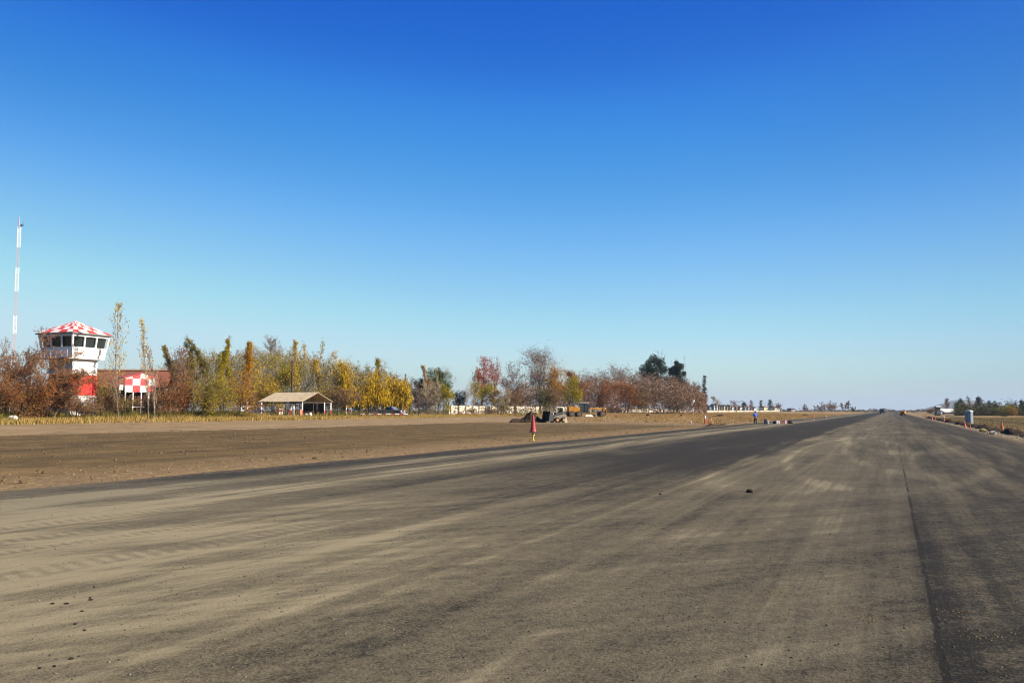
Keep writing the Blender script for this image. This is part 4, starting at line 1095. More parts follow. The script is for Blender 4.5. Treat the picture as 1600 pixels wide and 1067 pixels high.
for i, (px, py, s) in enumerate(((82, 943, .022), (104, 943, .026), (142, 937, .024), (141, 934, .014), (128, 955, .016), (117, 975, .013), (132, 985, .013), (147, 917, .012), (111, 1029, .02), (85, 1041, .013), (62, 1044, .011))):
    r_ = ray(px, py); t_ = (CAMH - .05) / -r_.z
    o = MB().ball((0, 0, 0), (s * 1.1, s * .9, .010), 40 + i, .2, 8, 5).build('mud_clod', pm('mud', (.02, .016, .013), .9, 0, .3, 20, .1))
    o.location = (r_.x * t_, r_.y * t_, .052)
    tag(o, 'flat dark mud clod, one of a dozen on the asphalt at lower left', 'clod', CL)

# ================================================================== BUILDINGS
white = pm('white_paint', (.80, .79, .76), .55, 0, .15, 1.2)
redp = pm('red_paint', (.56, .016, .01), .5, 0, .25, 1.5)
steel = pm('dark_steel', (.05, .045, .042), .6, .3, .3)
glass = pm('dark_glass', (.02, .028, .03), .08, 0, .1, 1, .7)
cream = pm('cream_wall', (.70, .64, .52), .8, 0, .25, .7)

def chequer(name, a, b_, fx, fy):
    """two paints in a chequer over two local coordinates given as (axis, size, offset)"""
    m, nt, b = newmat(name)
    x = nt.nodes.new('ShaderNodeSeparateXYZ'); nt.links.new(objco(nt).k, x.inputs[0])
    def cell(ax, size, off):
        return ((S(nt, x.outputs['XYZ'.index(ax)]) + off) / size)._op('FLOOR')
    s = cell(*fx) + cell(*fy)
    k = (s * .5)._op('FRACT')._op('GREATER_THAN', .25)
    n = noise(nt, objco(nt), 2.5, 5)
    setcol(nt, b, mixc(nt, mixc(nt, a, b_, k), (.4, .3, .26), n.step(.5, .85) * .3))
    b.inputs['Roughness'].default_value = .55
    return m

# ---- control tower
TD = 108.0
tp = gpt(112, TD)
Zt = lambda py, dd=TD: zat(py, dd) - tp.z
tw = thing('control_tower', 'red and white airfield control tower with chequered hipped roof', 'tower', tp, YAW + 69)
# local axes: +x points right and away, -y face looks right and to the camera, -x face looks left and to the camera
sB = 3.85
z_ground, z1, z2, z3 = 0, Zt(618), Zt(586), Zt(562)
m, nt, b = newmat('tower_render')
x = nt.nodes.new('ShaderNodeSeparateXYZ'); nt.links.new(objco(nt).k, x.inputs[0])
zz = S(nt, x.outputs[2])
n1 = noise(nt, objco(nt), 1.4, 5, .7); n2 = noise(nt, objco(nt), 5, 4, .7)
band = zz._op('GREATER_THAN', z1) * zz._op('LESS_THAN', z2)
c = mixc(nt, (.80, .79, .77), (.60, .016, .010), band)
c = mixc(nt, c, (.33, .24, .2), (n2.step(.52, .62) * zz.step(z1 + .1, z1 - .4) * .75).clamp())
c = mixc(nt, c, (.62, .3, .22), n2.step(.60, .68) * (1 - band) * zz.step(z2 - .2, z2 + .2) * .0)
c = mixc(nt, c, (.36, .34, .32), n1.step(.62, .66) * zz.step(z2, z2 + .3) * .5)
setcol(nt, b, c); b.inputs['Roughness'].default_value = .7
MB().box((0, 0, z3 / 2), (sB, sB, z3)).build('shaft', m, tw)
# window openings low in the shaft
for x_, y_, dx, dy in ((1.0, -sB / 2 - .01, .9, .06), (-1.1, -sB / 2 - .01, .9, .06), (-sB / 2 - .01, .2, .06, .9)):
    MB().box((x_, y_, z1 * .52), (dx, dy, z1 * .32)).build('window', glass, tw)
sb, st_ = 4.95, 5.7                              # cab flares outwards
zc0, zc1, zc2, zap = z3, Zt(544), Zt(525), Zt(501)
def ringpts(s, z): return [(-s / 2, -s / 2, z), (s / 2, -s / 2, z), (s / 2, s / 2, z), (-s / 2, s / 2, z)]
def lerp_s(z): return sb + (st_ - sb) * (z - zc0) / (zc2 - zc0)
mb = MB()
mb.box((0, 0, zc0 + .1), (sb - .02, sb - .02, .2))
for za, zb, t in ((zc0 + .0, zc1, .12),):
    a, b2 = ringpts(lerp_s(za), za), ringpts(lerp_s(zb), zb)
    ia, ib = ringpts(lerp_s(za) - .3, za), ringpts(lerp_s(zb) - .3, zb)
    for i in range(4):
        j = (i + 1) % 4
        mb.add([a[i], a[j], b2[j], b2[i]], [(0, 1, 2, 3)])
        mb.add([b2[i], b2[j], ib[j], ib[i]], [(0, 1, 2, 3)])
        mb.add([ia[i], ia[j], ib[j], ib[i]], [(3, 2, 1, 0)])
mb.build('parapet', white, tw)
inner = MB()
a, b2 = ringpts(lerp_s(zc1) - .5, zc1 - .05), ringpts(lerp_s(zc2) - .5, zc2 - .02)
for i in range(4):
    j = (i + 1) % 4
    MB().add([a[i], a[j], b2[j], b2[i]], [(0, 1, 2, 3)]).build('window', glass, tw)
# mullions: three bays per side, leaning with the glass
for i in range(4):
    j = (i + 1) % 4
    a_, b_ = ringpts(lerp_s(zc1) - .12, zc1 - .02), ringpts(lerp_s(zc2) - .12, zc2)
    for t in ((0, 1 / 3, 2 / 3)):
        p = Vector(a_[i]).lerp(Vector(a_[j]), t); q = Vector(b_[i]).lerp(Vector(b_[j]), t)
        MB().cyl(p, q, .16 if t == 0 else .13, n=6).build('mullion', white, tw)
fa = MB()
s1_ = st_ + .6
for i in range(4):
    A = ringpts(lerp_s(zc2) - .05, zc2 - .26); B = ringpts(lerp_s(zc2) + .06, zc2 + .02); j = (i + 1) % 4
    fa.add([A[i], A[j], B[j], B[i]], [(0, 1, 2, 3)])
    A2 = ringpts(lerp_s(zc2) - .45, zc2 - .26)
    fa.add([A[i], A[j], A2[j], A2[i]], [(3, 2, 1, 0)])
fa.build('window_head', white, tw)
fasc = MB(); fasc.box((0, 0, zc2 + .11), (s1_ - .04, s1_ - .04, .16))
fasc.build('eave', pm('eave_grey', (.16, .155, .16), .6), tw)
m, nt, b = newmat('chequered_roof')
x = nt.nodes.new('ShaderNodeSeparateXYZ'); nt.links.new(objco(nt).k, x.inputs[0])
xx, yy, zz = (S(nt, x.outputs[i]) for i in range(3))
ax_, ay_ = xx.abs(), yy.abs()
u = ax_.max(ay_)                                     # distance down the slope
sel = ax_._op('GREATER_THAN', ay_)
v = (yy * sel + xx * (1 - sel)) / u.max(.05) * 2.2             # across the slope, in shares of its width
cell = (u / (s1_ / 2) * 4.0)._op('FLOOR') + (v * 1.0 + 20.5)._op('FLOOR') + sel
k = (cell * .5)._op('FRACT')._op('GREATER_THAN', .25)
n = noise(nt, objco(nt), 1.5, 5)
setcol(nt, b, mixc(nt, mixc(nt, (.82, .76, .68), (.60, .05, .035), k), (.5, .4, .34), n.step(.5, .9) * .3))
b.inputs['Roughness'].default_value = .6
e = ringpts(s1_, zc2 + .19); e0 = ringpts(s1_, zc2 + .02)
mb = MB()
for i in range(4):
    j = (i + 1) % 4
    mb.add([e[i], e[j], (0, 0, zap)], [(0, 1, 2)])
mb.build('roof', m, tw)
# balcony handrail on the shaded side
mb = MB()
mb.box((-sb / 2 - .55, 0, zc0 - .02), (1.0, sb + .8, .12))
mb.build('balcony', pm('balcony_concrete', (.35, .33, .31), .8), tw)
mb = MB()
for y_ in np.linspace(-sb / 2 - .3, sb / 2 + .3, 7):
    mb.cyl((-sb / 2 - 1.0, y_, zc0), (-sb / 2 - 1.0, y_, zc0 + 1.0), .025, n=5)
for z_ in (.5, 1.0):
    mb.cyl((-sb / 2 - 1.0, -sb / 2 - .3, zc0 + z_), (-sb / 2 - 1.0, sb / 2 + .3, zc0 + z_), .025, n=5)
mb.build('handrail', white, tw)

# ---- lattice mast
MD = 132.0
mp = gpt(16, MD)
topm = zat(338, MD) - mp.z
ma = thing('radio_mast', 'tall red and white lattice radio mast left of the control tower', 'mast', mp, YAW)
sec = [(0, 'r'), (zat(600, MD), 'w'), (zat(560, MD), 'r'), (zat(521, MD), 'w'), (zat(493, MD), 'r'), (zat(455, MD), 'w'), (zat(418, MD), 'r'), (zat(386, MD), 'w'), (zat(355, MD), 'e')]
mred = pm('mast_red', (.55, .36, .34), .55)
for (za, cc), (zb, _) in zip(sec[:-1], sec[1:]):
    za, zb = max(za - mp.z, 0) if za else 0, zb - mp.z
    mb = MB()
    rr = .27
    legs = [Vector((rr * math.cos(t), rr * math.sin(t), 0)) for t in (R(30), R(150), R(270))]
    th = .05 if cc == 'w' else .022
    for l in legs:
        mb.cyl(l + Vector((0, 0, za)), l + Vector((0, 0, zb)), th, n=5)
    nb = max(2, int((zb - za) / .55))
    for k in range(nb):
        p, q = za + (zb - za) * k / nb, za + (zb - za) * (k + 1) / nb
        for i in range(3):
            A, B = legs[i], legs[(i + 1) % 3]
            mb.cyl(A + Vector((0, 0, p)), B + Vector((0, 0, q)), th * .6, n=4)
            mb.cyl(A + Vector((0, 0, p)), B + Vector((0, 0, p)), th * .5, n=4)
    mb.build('lattice_section', white if cc == 'w' else mred, ma)
ze = sec[-1][0] - mp.z
MB().cyl((0, 0, ze), (0, 0, topm), .09, .03, n=6).build('top_rod', mred, ma)
mb = MB(); mb.cyl((0, 0, ze + .15), (.75, 0, ze + .2), .03, n=5); mb.cyl((.75, 0, ze + .2), (.75, 0, ze + .75), .03, n=5); mb.box((.4, 0, ze + .3), (.25, .12, .25))
mb.build('antenna_arm', steel, ma)

# ---- chequered hut
HD = 124.0
hp = gpt(213, HD)
hz = lambda py: zat(py, HD) - hp.z
hw = 44 * M_PX(HD)
hu = thing('chequered_hut', 'open hut with red and white chequered gable wall on white posts', 'hut', hp, YAW + 38)
ck = chequer('chequer_paint', (.80, .77, .74), (.55, .04, .04), ('X', hw / 4.0, 20 * hw / 4), ('Z', (hz(583) - hz(613)) / 2.9, -hz(613) + 20 * (hz(583) - hz(613)) / 2.9))
zl, zr = hz(613), hz(583)
mb = MB()
mb.prism([(-hw / 2, zl), (hw / 2, zl), (hw / 2, zr - .35), (hw * .12, zr), (-hw / 2, zl + (zr - zl) * .72)], 'y', -1.6, -1.48)
mb.build('chequered_wall', ck, hu)
mb = MB()
mb.prism([(-hw / 2 - .2, zl + (zr - zl) * .70), (hw * .12, zr + .02), (hw * .12, zr + .14), (-hw / 2 - .2, zl + (zr - zl) * .74 + .08)], 'y', -1.75, 2.4)
mb.prism([(hw * .12, zr + .02), (hw / 2 + .3, zr - .45), (hw / 2 + .3, zr - .33), (hw * .12, zr + .14)], 'y', -1.75, 2.4)
mb.build('roof', pm('hut_roof_red', (.42, .06, .05), .6), hu)
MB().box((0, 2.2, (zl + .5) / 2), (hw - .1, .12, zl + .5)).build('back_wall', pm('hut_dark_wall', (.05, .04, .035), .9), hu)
MB().box((hw / 2 - .06, .35, zl / 2 + .6), (.1, 3.4, zl + 1.2)).build('side_wall', redp, hu)
for x_ in (-hw / 2 + .1, -hw * .22, hw * .05, hw * .3, hw / 2 - .1):
    MB().box((x_, -1.52, zl / 2 - .002), (.13, .13, zl - .004)).build('post', white, hu)
mb = MB(); mb.box((0, -1.42, zl * .42), (hw + 2.0, .05, .08)); mb.build('rail', white, hu)
MB().box((-hw / 2 - .45, -1.2, hz(606)), (.5, .4, .75)).build('meter_box', white, hu)
MB().prism([(-hw * .05, .0), (hw * .28, 0), (hw * .1, zl * .95), (-hw * .15, zl * .95)], 'y', -.9, -.7).build('stair', pm('stair_red', (.10, .02, .018), .8), hu)

# ---- long barn behind
BD = 168.0
bp = gpt(207, BD)
bz = lambda py: zat(py, BD) - bp.z
bw = 118 * M_PX(BD)
ba = thing('barn', 'long barn with dull red roof behind the chequered hut', 'barn', bp, YAW + 4)
MB().box((0, 0, bz(607) / 2), (bw, 8, bz(607))).build('wall', pm('barn_wall', (.16, .10, .07), .9, 0, .4, .8), ba)
mb = MB()
mb.prism([(-4.6, bz(606)), (0, bz(578)), (4.6, bz(606)), (4.3, bz(606) - .05), (0, bz(579.5)), (-4.3, bz(606) - .05)], 'x', -bw / 2 - .3, bw / 2 + .3)
mb.build('roof', pm('barn_roof_red', (.22, .075, .035), .8, 0, .35, .8), ba)
MB().box((0, 0, bz(577.5)), (bw + .5, .9, .22)).build('ridge_cap', pm('ridge_tan', (.6, .47, .36), .8), ba)

# ---- open shelter
SD = 158.0
spt = gpt(462, SD)
sz = lambda py: zat(py, SD) - spt.z
sh = thing('shelter', 'open sided shelter with pale tin gable roof and red and white posts', 'shelter', spt, YAW - 27)
L_, W_ = 10.4, 8.6
ze_, zr_ = sz(627.5), sz(613)
m, nt, b = newmat('weathered_tin')
x = nt.nodes.new('ShaderNodeSeparateXYZ'); nt.links.new(objco(nt).k, x.inputs[0])
xx = S(nt, x.outputs[0])
cor = (xx * 26).sin()
setcol(nt, b, mixc(nt, mixc(nt, (.62, .49, .28), (.45, .35, .19), noise(nt, objco(nt), .9, 5, .7).step(.45, .7)), (.30, .17, .09), noise(nt, objco(nt), 2.2, 5, .7).step(.62, .75) * .5))
b.inputs['Roughness'].default_value = .6; bump(nt, b, cor, .5, .02)
mb = MB()
mb.prism([(-W_ / 2, ze_), (0, zr_), (W_ / 2, ze_), (W_ / 2, ze_ - .04), (0, zr_ - .05), (-W_ / 2, ze_ - .04)], 'x', -L_ / 2, L_ / 2)
mb.build('roof', m, sh)
wood = pm('dark_wood', (.07, .045, .03), .85, 0, .3)
rw = stripes('post_red_white', (.45, .05, .045), (.78, .75, .70), 'Z', 2.9, .35)
for x_ in (-L_ / 2 + .5, -L_ / 6, L_ / 6, L_ / 2 - .3):
    for y_ in (-W_ / 2 + .35, W_ / 2 - .35):
        MB().box((x_, y_, (ze_ - .16) / 2), (.2, .2, ze_ - .16)).build('post', rw, sh)
for x_ in (L_ / 2 - .3, -L_ / 2 + .5):
    mb = MB()
    mb.box((x_, 0, ze_ - .2), (.14, W_ - .4, .16))
    for y_ in (-W_ / 4, 0, W_ / 4):
        hgt = (zr_ - ze_) * (1 - abs(y_) / (W_ / 2))
        mb.box((x_, y_, ze_ - .12 + hgt / 2), (.1, .1, max(hgt - .1, .1)))
    mb.build('truss', wood, sh)
for s_ in (-1, 1):
    MB().prism([(s_ * W_ / 2, ze_ - .05), (0, zr_ - .06), (0, zr_ - .26), (s_ * W_ / 2, ze_ - .22)][::s_], 'x', L_ / 2 - .1, L_ / 2 - .02).build('fascia', wood, sh)
MB().box((L_ / 2 - .3, W_ / 4, 0 + ze_ / 2), (.16, .16, ze_ - .3)).build('post', rw, sh)
for y_ in (-W_ / 2 + .35, W_ / 2 - .35):
    MB().box((-.1, y_, ze_ - .235), (L_ - 1.0, .12, .14)).build('wall_plate', wood, sh)
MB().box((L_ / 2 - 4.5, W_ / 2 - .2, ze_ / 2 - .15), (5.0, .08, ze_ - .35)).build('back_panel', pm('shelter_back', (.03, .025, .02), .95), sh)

def local(o, x, y):
    p = Matrix.Rotation(o.rotation_euler.z, 3, 'Z') @ Vector((x, y, 0)) + Vector(o.location)
    p.z = float(terrain(p.x, p.y)); return p
def picnic_table(label, loc, rz):
    t = thing('picnic_table', label, 'table', loc, rz, 'tables under the shelter')
    c = pm('table_red', (.28, .05, .04), .7)
    MB().box((0, 0, .74), (1.8, .75, .06)).build('tabletop', c, t)
    for s in (-1, 1):
        MB().box((0, s * .7, .45), (1.8, .28, .05)).build('bench', c, t)
        mb = MB(); mb.box((s * .65, 0, .36), (.08, .6, .70)); mb.box((s * .65, 0, .40), (.07, 1.5, .06)); mb.build('leg', white, t)
    return t
picnic_table('red picnic table under the gable end of the shelter', local(sh, 3.3, -.6), YAW - 20)
picnic_table('red picnic table deeper under the shelter roof', local(sh, 1.0, 1.4), YAW - 45)

od = thing('oil_drum', 'rusty orange drum standing in front of the shelter', 'drum', gpt(468, 149), 0)
MB().lathe([(.29, 0), (.30, .02), (.29, .3), (.305, .32), (.29, .34), (.29, .6), (.305, .62), (.29, .64), (.29, .88), (.30, .9), (.27, .9)], 16).build('drum_body', pm('drum_orange', (.55, .24, .10), .6, 0, .4), od, smooth=False)
MB().lathe([(.26, .895), (.26, .885), (.05, .885)], 16).build('drum_lid', pm('drum_lid', (.35, .15, .07), .6), od)
od.scale = (1.35, 1.35, 1.3)

# red/white bollards around the shelter yard
BG = 'red and white posts around the shelter yard'
bst = stripes('bollard_paint', (.50, .05, .045), (.80, .78, .75), 'Z', .85, .1)
for px, d, h, lab in ((386, 150, 2.4, 'tall red and white post in front of the white van'), (408.5, 147, 2.3, 'tall red and white post at the left corner of the shelter'),
                      (437, 148, 1.25, 'short red and white post before the shelter middle'), (440.5, 152, 1.2, 'short white topped post beside the short striped one'),
                      (541, 178, 1.9, 'slim white post right of the shelter under the willow'), (546, 180, 1.6, 'reddish post next to the slim white one')):
    o = thing('striped_post', lab, 'post', gpt(px, d), YAW, BG)
    MB().cyl((0, 0, 0), (0, 0, h), .11, .1, 10).build('shaft', bst, o)
    MB().ball((0, 0, h), (.12, .12, .08), 0, 0, 10, 5).build('cap', white, o)
for px, py, d, lab in ((459, 634, 151, 'white hooded box on a post before the shelter'),):
    o = thing('meter_post', lab, 'post', gpt(px, d), YAW)
    hh = zat(py, d) - o.location.z
    MB().box((0, 0, hh * .35), (.22, .2, hh * .7)).build('shaft', pm('post_pinkish', (.55, .42, .38), .7), o)
    MB().box((0, -.02, hh * .84), (.36, .3, hh * .28), top=(.6, .8)).build('box', white, o)
for px, py, d, lab in ((507.5, 638, 166, 'round white sign under the right part of the shelter'), (548.5, 638.5, 176, 'round white sign on a post below the left willow'),
                       (594, 637.5, 176, 'round white sign behind the pickup bed')):
    o = thing('round_sign', lab, 'sign', gpt(px, d), YAW - 10, 'round white signs')
    hh = zat(py, d) - o.location.z
    MB().cyl((0, .03, 0), (0, .03, hh), .045, n=8).build('post', white, o)
    MB().cyl((0, 0, hh), (0, -.03, hh), .24, n=18).build('sign_plate', white, o)

# ---- perimeter wire fence
FX = -91.0
fn_ = thing('wire_fence', 'long wire mesh fence with dark steel posts along the grassy bank', 'fence', (FX, 60, 0))
fy = np.arange(56, 262, 3.6)
rngf = random.Random(4)
zt = {}
for y in fy:
    z = float(terrain(FX, y)); zt[y] = z
    mb = MB(); jx = rngf.uniform(-.05, .05)
    mb.box((jx, y - 60, z + 1.1), (.11, .11, 2.3), rz=rngf.uniform(-10, 10), rx=rngf.uniform(-1.5, 1.5))
    mb.cyl((jx, y - 60, z + 2.2), (jx + .3, y - 60, z + 2.55), .03, n=5)
    mb.build('post', steel, fn_)
mb = MB()
for h in (.35, .9, 1.45, 2.0, 2.25):
    for a_, b_ in zip(fy[:-1], fy[1:]):
        mb.cyl((0, a_ - 60, zt[a_] + h), (0, b_ - 60, zt[b_] + h), .006, n=3, cap=False)
mb.build('wire', steel, fn_)
for y0, s in ((fy[8], 1), (fy[8], -1), (fy[24], 1)):
    MB().cyl((0, y0 - 60, zt[y0] + 1.7), (0, y0 + s * 2.2 - 60, zt[y0] + .05), .045, n=5).build('brace', steel, fn_)

# ---- white precast wall
WX = -104.0
m, nt, b = newmat('whitewashed_precast')
X, Y, Z, P = geo_xy(nt)
pan = (Y / 2.0)._op('FRACT').band(.5, .46, .02)
n = noise(nt, P, .8, 5, .7)
c = mixc(nt, (.52, .45, .34), (.33, .27, .19), n.step(.4, .75))
pv = noise(nt, vec(nt, (Y / 2.0)._op('FLOOR') * 3.7, 0), 1.0, 0).step(.35, .7)
c = mixc(nt, c, (.64, .57, .45), pv * .5)
c = mixc(nt, c, (.27, .21, .14), noise(nt, vec(nt, Y * .07, 3.0), 1.0, 4, .7).step(.44, .6) * Y.step(280, 420) * .85)
c = mixc(nt, (.2, .16, .12), c, pan)
setcol(nt, b, c); b.inputs['Roughness'].default_value = .85
wl = thing('precast_wall', 'long whitewashed panel wall running behind the trees towards the houses', 'wall', (0, 0, 0))
rngw = random.Random(9)
y0 = 194.0
segs_ = [(194, 236), (238, 256), (258, 420), (422, 640), (644, 760), (764, 900)]
for a_, b_ in segs_:
    mb = MB(); y = a_
    while y < b_ - .5:
        k_ = min(max((y - 330) / 160, 0), 1)
        h = 2.25 - .75 * k_ + rngw.uniform(-.06, .06)
        z = .82 - .45 * k_
        mb.box((WX + rngw.uniform(-.02, .02), y + 1.0, z + h / 2 - .1), (.12, 1.96, h + .2), rx=rngw.uniform(-.4, .4))
        y += 2.0
    mb.build('wall_panel', m, wl)

# ---- utility poles
for px, d, top, rad, lab in ((455.5, 168, 563, .26, 'thick dark wooden pole rising behind the shelter roof'), (633, 200, 584, .12, 'thin utility pole right of the yellow willow')):
    o = thing('utility_pole', lab, 'pole', gpt(px, d), YAW)
    h = zat(top, d) - o.location.z
    MB().cyl((0, 0, -.1), (0, 0, h), rad, rad * .7, 8).build('pole_shaft', wood, o)
    MB().box((0, 0, h - .35), (.6, .08, .1)).build('crossarm', wood, o)

# ---- striped barrier rails
brw = stripes('barrier_paint', (.50, .04, .04), (.82, .80, .78), 'X', 1.7, .2)
for px0, px1, py, d, lab in ((560, 637, 648.3, 168, 'long red and white barrier pole in front of the pickup'), (711, 745, 647.2, 212, 'red and white barrier pole in front of the white wall')):
    p, q = at(px0, py, d), at(px1, py, d)
    mid = (p + q) / 2
    g = float(terrain(mid.x, mid.y))
    o = thing('barrier_pole', lab, 'barrier', (mid.x, mid.y, g), YAW)
    ln = (q - p).length; hh = max(mid.z - g, .3)
    MB().cyl((-ln / 2, 0, hh), (ln / 2, 0, hh), .13, n=8).build('boom', brw, o)
    for x_ in (-ln / 2 + .8, ln / 2 - .8):
        MB().box((x_, .16, hh / 2 + .08), (.12, .12, hh + .16)).build('support', white, o)

# ================================================================== VEHICLES
tyre = pm('tyre_rubber', (.02, .02, .02), .85, 0, .6, 6, .2)
dusty = pm('dusty_tyre', (.07, .055, .045), .9, 0, .5, 4, .15)
chrome = pm('bright_metal', (.65, .65, .66), .3, .8, .1)
lampm = pm('lamp_glass', (.75, .75, .72), .15, 0, .1, 3, .6)

def wheel(parent, x, y, r, w, rim, tm=tyre):
    mb = MB(); mb.cyl((x, y - w / 2, r), (x, y + w / 2, r), r, n=20)
    t = mb.build('wheel', tm, parent, bevel=min(.05, r * .1))
    s = -1 if y < 0 else 1
    MB().cyl((x, y + s * (w / 2 - .02), r), (x, y + s * (w / 2 + .015), r), r * .58, r * .5, n=16).build('rim', rim, t)
    return t

# ---- grey pickup (front towards +x)
pk = thing('pickup_truck', 'grey double cab pickup parked behind the fence by the willows', 'pickup', gpt(611, 174), YAW - 22)
grey = pm('grey_car_paint', (.17, .17, .175), .3, .3, .15, 2, .5)
mb = MB()
mb.prism([(-2.75, .55), (-2.75, 1.12), (-.95, 1.12), (-.95, 1.14), (1.15, 1.14), (2.55, 1.02), (2.75, .85), (2.75, .45), (2.25, .42), (-2.4, .42)], 'y', -.9, .9)
mb.build('body', grey, pk, bevel=.05)
mb = MB()
b0 = [(-.98, -.86, 1.13), (1.25, -.86, 1.13), (1.25, .86, 1.13), (-.98, .86, 1.13)]
b1 = [(-.86, -.70, 1.78), (.45, -.70, 1.78), (.45, .70, 1.78), (-.86, .70, 1.78)]
mb.add(b0 + b1, [(4, 5, 6, 7), (0, 1, 5, 4), (1, 2, 6, 5), (2, 3, 7, 6), (3, 0, 4, 7)])
mb.build('cab', grey, pk, bevel=.05)
def on_side(s, x0, x1, z0, z1, off=.008):
    def pt(x, z):
        t = (z - 1.13) / .65
        return (x, s * (.86 - .16 * t + off), z)
    return [pt(x0[0], z0), pt(x1[0], z0), pt(x1[1], z1), pt(x0[1], z1)]
for s in (-1, 1):
    for x0, x1 in (((-.82, -.74), (.02, .02)), ((.12, .12), (1.02, .46))):
        q = on_side(s, x0, x1, 1.18, 1.70)
        MB().quad(*(q if s < 0 else q[::-1])).build('side_window', glass, pk)
MB().add([(1.22, -.78, 1.18), (1.22, .78, 1.18), (.52, .66, 1.73), (.52, -.66, 1.73)], [(0, 1, 2, 3)]).build('windshield', pm('windshield', (.16, .19, .24), .08, 0, .1, 1, .7), pk).location = (.03, 0, .02)
MB().box((-1.86, 0, 1.135), (1.6, 1.55, .03)).build('cargo_bed', pm('bed_black', (.03, .03, .03), .8), pk)
for x_ in (-1.75, 1.75):
    for s in (-1, 1):
        wheel(pk, x_, s * .80, .38, .26, chrome)
        MB().cyl((x_, s * .86, .42), (x_, s * .908, .42), .46, n=20).build('wheel_arch', pm('arch_black', (.015, .015, .015), .9), pk)
MB().box((2.80, 0, .58), (.16, 1.84, .26)).build('bumper', chrome, pk, bevel=.03)
MB().box((2.757, 0, .83), (.03, .95, .2)).build('grille', pm('grille_black', (.03, .03, .03), .5), pk)
for s in (-1, 1):
    MB().box((2.70, s * .72, .88), (.14, .34, .18)).build('headlight', lampm, pk, bevel=.02)
    MB().box((.95, s * 1.0, 1.22), (.12, .2, .16)).build('mirror', grey, pk, bevel=.02)
MB().box((-2.8, 0, .6), (.12, 1.7, .18)).build('bumper', chrome, pk)

# ---- white van seen from the side, nose to the right
vn = thing('parked_van', 'white van parked left of the shelter, half hidden by grass', 'van', gpt(393, 160), YAW + 24)
wp = pm('white_car_paint', (.78, .78, .78), .35, 0, .12, 1)
MB().prism([(-2.1, .35), (-2.1, 1.55), (-1.9, 1.82), (.7, 1.82), (1.5, 1.22), (2.1, 1.05), (2.15, .4)], 'y', -.88, .88).build('body', wp, vn, bevel=.06)
MB().prism([(-1.9, 1.2), (-1.75, 1.66), (.6, 1.66), (1.18, 1.22)], 'y', -.893, .893).build('side_window', glass, vn)
MB().add([(.78, -.78, 1.78), (.78, .78, 1.78), (1.48, .8, 1.25), (1.48, -.8, 1.25)], [(3, 2, 1, 0)]).build('windshield', glass, vn).location = (.03, 0, .02)
for x_ in (-1.35, 1.35):
    for s in (-1, 1):
        wheel(vn, x_, s * .80, .33, .22, chrome)
MB().box((2.18, 0, .5), (.12, 1.7, .22)).build('bumper', pm('bumper_grey', (.2, .2, .2), .6), vn)
for s in (-1, 1):
    MB().box((2.1, s * .68, .85), (.1, .3, .16)).build('headlight', lampm, vn)

# ---- motor grader (front towards +x)
yel = pm('machine_yellow', (.44, .18, .010), .5, 0, .35, 1.5)
gd = thing('motor_grader', 'yellow motor grader with dark cab parked beyond the dirt pile', 'grader', gpt(915, 192), YAW + 12)
MB().prism([(-4.1, 1.05), (-4.1, 2.15), (-3.7, 2.35), (-2.2, 2.35), (-2.2, 2.1), (-1.45, 2.05), (-1.45, 1.05)], 'y', -.72, .72).build('engine_hood', yel, gd, bevel=.05)
MB().box((-2.85, 0, .85), (3.2, 1.0, .5)).build('rear_frame', steel, gd)
for s in (-1, 1):
    MB().box((-2.0, s * .5, 2.36), (.9, .3, .05)).build('hood_panel', pm('pale_panel', (.75, .7, .62), .5), gd)
cab_m = pm('cab_black', (.02, .022, .022), .4, 0, .2)
mb = MB()
for x_, y_ in ((-1.35, -.7), (.35, -.7), (-1.35, .7), (.35, .7), (-.4, -.7), (-.4, .7)):
    mb.cyl((x_, y_, 1.15), (x_ * .96, y_ * .95, 3.1), .06, n=6)
mb.box((-.5, 0, 1.3), (1.7, 1.4, .5))
mb.build('cab_frame', cab_m, gd)
MB().box((-.5, 0, 2.3), (1.55, 1.25, 1.5), top=(.95, .95)).build('cab_glass', glass, gd)
MB().box((-.45, 0, 3.16), (2.1, 1.65, .14)).build('cab_roof', pm('cab_roof_pale', (.55, .5, .42), .5), gd, bevel=.03)
MB().box((-.45, 0, 1.9), (.5, .5, .6)).build('seat', cab_m, gd)
mb = MB()
mb.prism([(.4, 1.35), (.4, 1.75), (1.6, 2.05), (3.9, 1.95), (4.3, 1.6), (4.3, 1.05), (3.9, 1.05), (3.8, 1.6), (1.7, 1.7)], 'y', -.19, .19)
mb.build('main_frame', yel, gd, bevel=.02)
MB().box((4.15, 0, 1.35), (.35, .9, 1.2)).build('front_block', yel, gd, bevel=.03)
MB().box((4.62, 0, 1.1), (.14, 2.1, .95)).build('push_plate', yel, gd, bevel=.02)
MB().box((3.7, 0, .62), (.3, 2.0, .22)).build('front_axle', steel, gd)
mb = MB(); mb.cyl((1.0, 0, .92), (1.0, 0, 1.05), .8, n=20); mb.prism([(.9, .95), (3.6, 1.05), (3.6, 1.15), (.9, 1.07)], 'y', -.12, .12)
mb.build('circle_drawbar', steel, gd)
mb = MB()
bl = []
for k in range(7):
    t = -.9 + k * .3
    bl.append((.22 * math.cos(t * 1.2) * -1 + .2, .32 + .3 * math.sin(t)))
prof2 = bl + [(a + .04, z) for a, z in bl[::-1]]
mb.prism(prof2, 'y', -1.85, 1.85)
o = mb.build('blade', pm('worn_blade', (.72, .66, .52), .45, .2, .3), gd)
o.location = (1.1, 0, -.02); o.rotation_euler = (0, 0, R(-52))
mb = MB()
